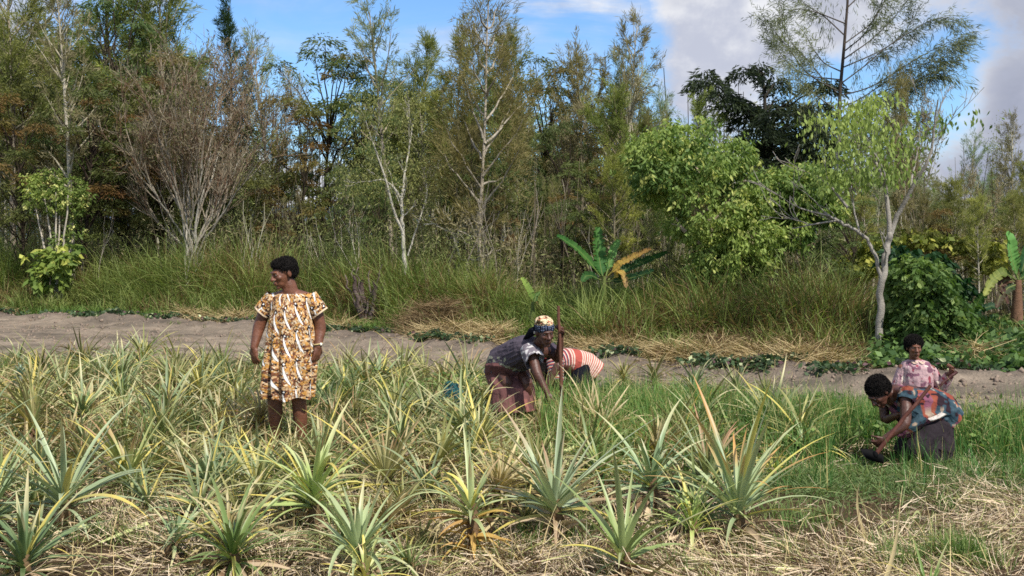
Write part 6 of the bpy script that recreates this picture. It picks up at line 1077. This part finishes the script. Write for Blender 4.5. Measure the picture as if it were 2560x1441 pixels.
    mb = MB(); X = np.array([1., 0, 0]); Yv = np.array([0, 1., 0]); V, Fc, U, T = loft([(Q(2337, 1030, .05), X * .125, Yv * .15), (Q(2332, 1065, .03), X * .155, Yv * .18), (Q(2316, 1105, 0), X * .19, Yv * .20), (Q(2316, 1140, -.01), X * .195, Yv * .20), (Q(2318, 1165, 0), X * .18, Yv * .19)], 160, 110, .13, 14, foldn=18)
    V[:, 2] += .012 * np.sin(V[:, 0] * 22 + V[:, 2] * 50) * np.clip(T * 2, 0, 1); mb.add(V, Fc, cmix(lin(40, 34, 38), lin(58, 50, 54), fbm(V * 8, 4))); 
    for dy in (-.10, .12): k_ = Q(2275, 1110, dy - .05); V, Fc, U, T = sleeve(hip + (0, dy, -.09), k_ - (0, 0, .04), .115, .09, 50, 40, .1, 3); mb.add(V, Fc, lin(46, 40, 44)); V, a, b = ball(k_ - (0, 0, .04), .092, None, 30, 20); mb.add(V, a, lin(46, 40, 44))
    obj('trousers', mb.mesh('trousers', M_CLOTH, True), o)
    top, bot = base + Q(2294, 964, -.26), base + Q(2158, 1138, -.24)
    def blade(bs):
        b = bot - bs; n = 14; u = np.linspace(-1, 1, n); mb = MB(); V = []
        for s, th in ((0, .0), (1, 0), (0, .006), (1, .006)):
            x = b[0] - .020 + u * .085 * (1 - .15 * s); y = b[1] - .06 * s * (1 - .25 * u ** 2) + .01 + th; z = b[2] + .030 - .070 * s * (1 - .35 * u ** 2) - .024 * u - .016 * u ** 2 + th; V.append(np.stack([x, y, z], -1))
        V = np.stack(V, 1).reshape(-1, 3); i = np.arange(n - 1)[:, None] * 4; Fc = np.concatenate([i + np.array(q) for q in ([0, 1, 5, 4], [2, 6, 7, 3], [1, 3, 7, 5], [0, 4, 6, 2])]); mb.add(V, Fc, lin(9, 9, 11)); V, a, b2 = ball(b, (.022, .03, .03)); mb.add(V, a, lin(9, 9, 11)); return mb.mesh('blade', M_IRON, True)
    rod('hoe', top, bot, .0135, .017, lin(92, 54, 44), 'long-handled hoe with broad black blade in the hands of the crouching girl', 'hoe', ('blade', blade))
hoeing_girl()
# ---- 5 the kneeling girl behind her
def kneeling_girl():
    S = 265.; Y0 = 2800 / S; bx = (2285 - 1280) / S; g = gz1(bx, Y0); base = np.array([bx, Y0, 0]); o = empty('person', base); tag(o, 'short-haired girl in a faded pink patterned shirt upright behind the crouching girl', 'person'); B = Body()
    Q = lambda px, py, y=0: np.array([(px - 2285) / S * (1 + y / Y0), y, H - (py - 600) / S * (1 + y / Y0)]); W, R3 = B.head(Q(2283, 870, -.03), R(-4), R(3), 0, .86); B.limb([Q(2288, 908, .02), Q(2285, 893, 0), Q(2284, 880, -.01)], [.052, .044, .042])
    ls, rs = Q(2254, 920, .01), Q(2330, 922, .01); B.limb([ls, (ls + rs) / 2 + (0, 0, .02), rs], [.036, .05, .036]); hip = Q(2295, 1000, .05); B.limb([Q(2291, 920, .02), Q(2293, 960, .02), hip], [.10, .105, .12])
    e1, w1 = Q(2247, 965, .03), Q(2262, 1000, -.10); B.limb([ls, e1, w1], [.036, .032, .023]); B.hand(w1, (.4, -.6, -.6), (.6, .6, 0), .82, .9, 1)
    e2, w2 = Q(2352, 966, .02), Q(2368, 934, -.09); B.limb([rs, e2, w2], [.036, .032, .023]); B.hand(w2, (.05, -.25, 1), (-.7, -.3, .2), .82, 1.1, -1)
    for dx in (-.09, .10): k = np.array([dx + .02, -.20, .10 + g]); B.limb([hip + (dx, 0, 0), k], [.085, .06]); B.limb([k, (dx + .02, .18, .06 + g)], [.055, .034]); B.limb([(dx + .02, .18, .06 + g), (dx + .02, .30, .04 + g)], [.034, .026])
    obj('body', B.mesh('body', M_SKIN, .0048), o); eyes(W, .86, o); afro('hair', W, R3, [((0, .030, .054), (.094, .098, .082)), ((0, .055, .01), (.086, .068, .078))], .86, o, 8, 5000)
    def pr(V): n = fbm(V * 16, 51, 3); n2 = vnoise(V * 26, 53); c = cmix(lin(196, 164, 164), lin(168, 134, 142), np.clip(fbm(V * 6, 52) * 2 - .5, 0, 1)); c = np.where((n > .58)[:, None], lin(128, 88, 104), c); c = np.where((n2 > .80)[:, None], lin(150, 70, 84), c); return np.where((n2 < .14)[:, None], lin(214, 196, 186), c)
    X = np.array([1., 0, 0]); Yv = np.array([0, 1., 0]); mb = MB(); V, Fc, U, T = loft([(Q(2289, 899, .01), X * .062, Yv * .058), (Q(2290, 905, .01), X * .125, Yv * .085), (Q(2291, 918, .01), X * .152, Yv * .105), (Q(2292, 945, .01), X * .15, Yv * .115), (Q(2294, 980, .03), X * .155, Yv * .125), (Q(2296, 1012, .04), X * .17, Yv * .14)], 160, 140, .07, 5, foldn=12); mb.add(V, Fc, pr(V))
    for a, b, r0, r1, sd in ((ls + (.01, 0, -.002), e1, .047, .058, 2), (e1, w1 * .9 + e1 * .1, .056, .046, 3), (rs + (-.01, 0, -.002), e2, .047, .058, 4), (e2 + (0, 0, -.02), w2 * .85 + e2 * .15, .060, .044, 5)): V, Fc, U, T = sleeve(a, b, r0, r1, 60, 40, .12, sd); mb.add(V, Fc, pr(V))
    for c, rr_ in ((ls + (.012, 0, -.006), .042), (rs - (.012, 0, .006), .042), (e2, .050), (e1, .050)): V, a, b = ball(c + (0, 0, -.004), rr_, None, 40, 24); mb.add(V, a, pr(V))
    obj('shirt', mb.mesh('shirt', M_CLOTH, True), o)
    mb = MB()
    for sx in (-1, 1): V, Fc, U, T = loft([(Q(2289, 902, -.05), (.004, 0, 0), (0, .004, 0)), (Q(2289 + sx * 9, 908, -.085), (.020, .006 * sx, 0), (0, .004, .012)), (Q(2289 + sx * 17, 905, -.06), (.006, 0, 0), (0, .004, 0))], 20, 14); mb.add(V, Fc, lin(206, 178, 160))
    obj('collar', mb.mesh('collar', M_CLOTH, True), o)
    mb = MB(); V, Fc, U, T = loft([(hip + (0, 0, .03), X * .15, Yv * .14), (np.array([.0, -.02, .17 + g]), X * .19, Yv * .22), (np.array([.0, -.0, .03 + g]), X * .20, Yv * .27)], 60, 40, .1, 4); mb.add(V, Fc, lin(48, 44, 52)); obj('skirt', mb.mesh('skirt', M_CLOTH, True), o)
    rod('tool_handle', base + Q(2318, 975, -.20), base + Q(2376, 930, -.17), .011, .016, lin(70, 36, 34), 'dark reddish wooden handle held by the girl in the faded pink shirt', 'tool')
kneeling_girl()
# ---- the cloth bundle
def bundle():
    rng = np.random.default_rng(90); x, Y = -.56, 10.6; x = (1130 - 1280) / F * Y; base = np.array([x, Y, gz1(x, Y)]); V, a, b = ball(np.zeros(3), 1.0, None, 90, 60); n = fbm(V * 2.6, 5, 4) - .5; n2 = fbm(V * 6, 8, 3) - .5
    Vw = V * (.125, .12, .20) * (1 + n * .35 + n2 * .22)[:, None] + (0, 0, .17); q = V * 9; s = (np.abs((q[:, 0] + n * 6) % 1 - .5) < .12) | (np.abs((q[:, 2] + n2 * 5) % 1 - .5) < .12); c = cmix(lin(28, 62, 66), lin(52, 104, 102), fbm(V * 5, 3)); c = np.where(s[:, None], lin(26, 34, 44), c); mb = MB(); mb.add(Vw, a, c)
    for k in range(5): an = rng.uniform(0, 6.28); p = np.array([0, 0, .36]); mb.add(*tube(np.array([p - (0, 0, .05), p + (math.cos(an) * .03, math.sin(an) * .03, .01), p + (math.cos(an) * .07, math.sin(an) * .07, rng.uniform(-.02, .03))]), [.02, .016, .004], 7, lin(40, 84, 84)))
    o = obj('cloth_bundle', mb.mesh('cloth_bundle', M_CLOTH, True), None, base); tag(o, 'crumpled teal and dark green cloth bundle half hidden in the grass', 'bundle')
bundle()
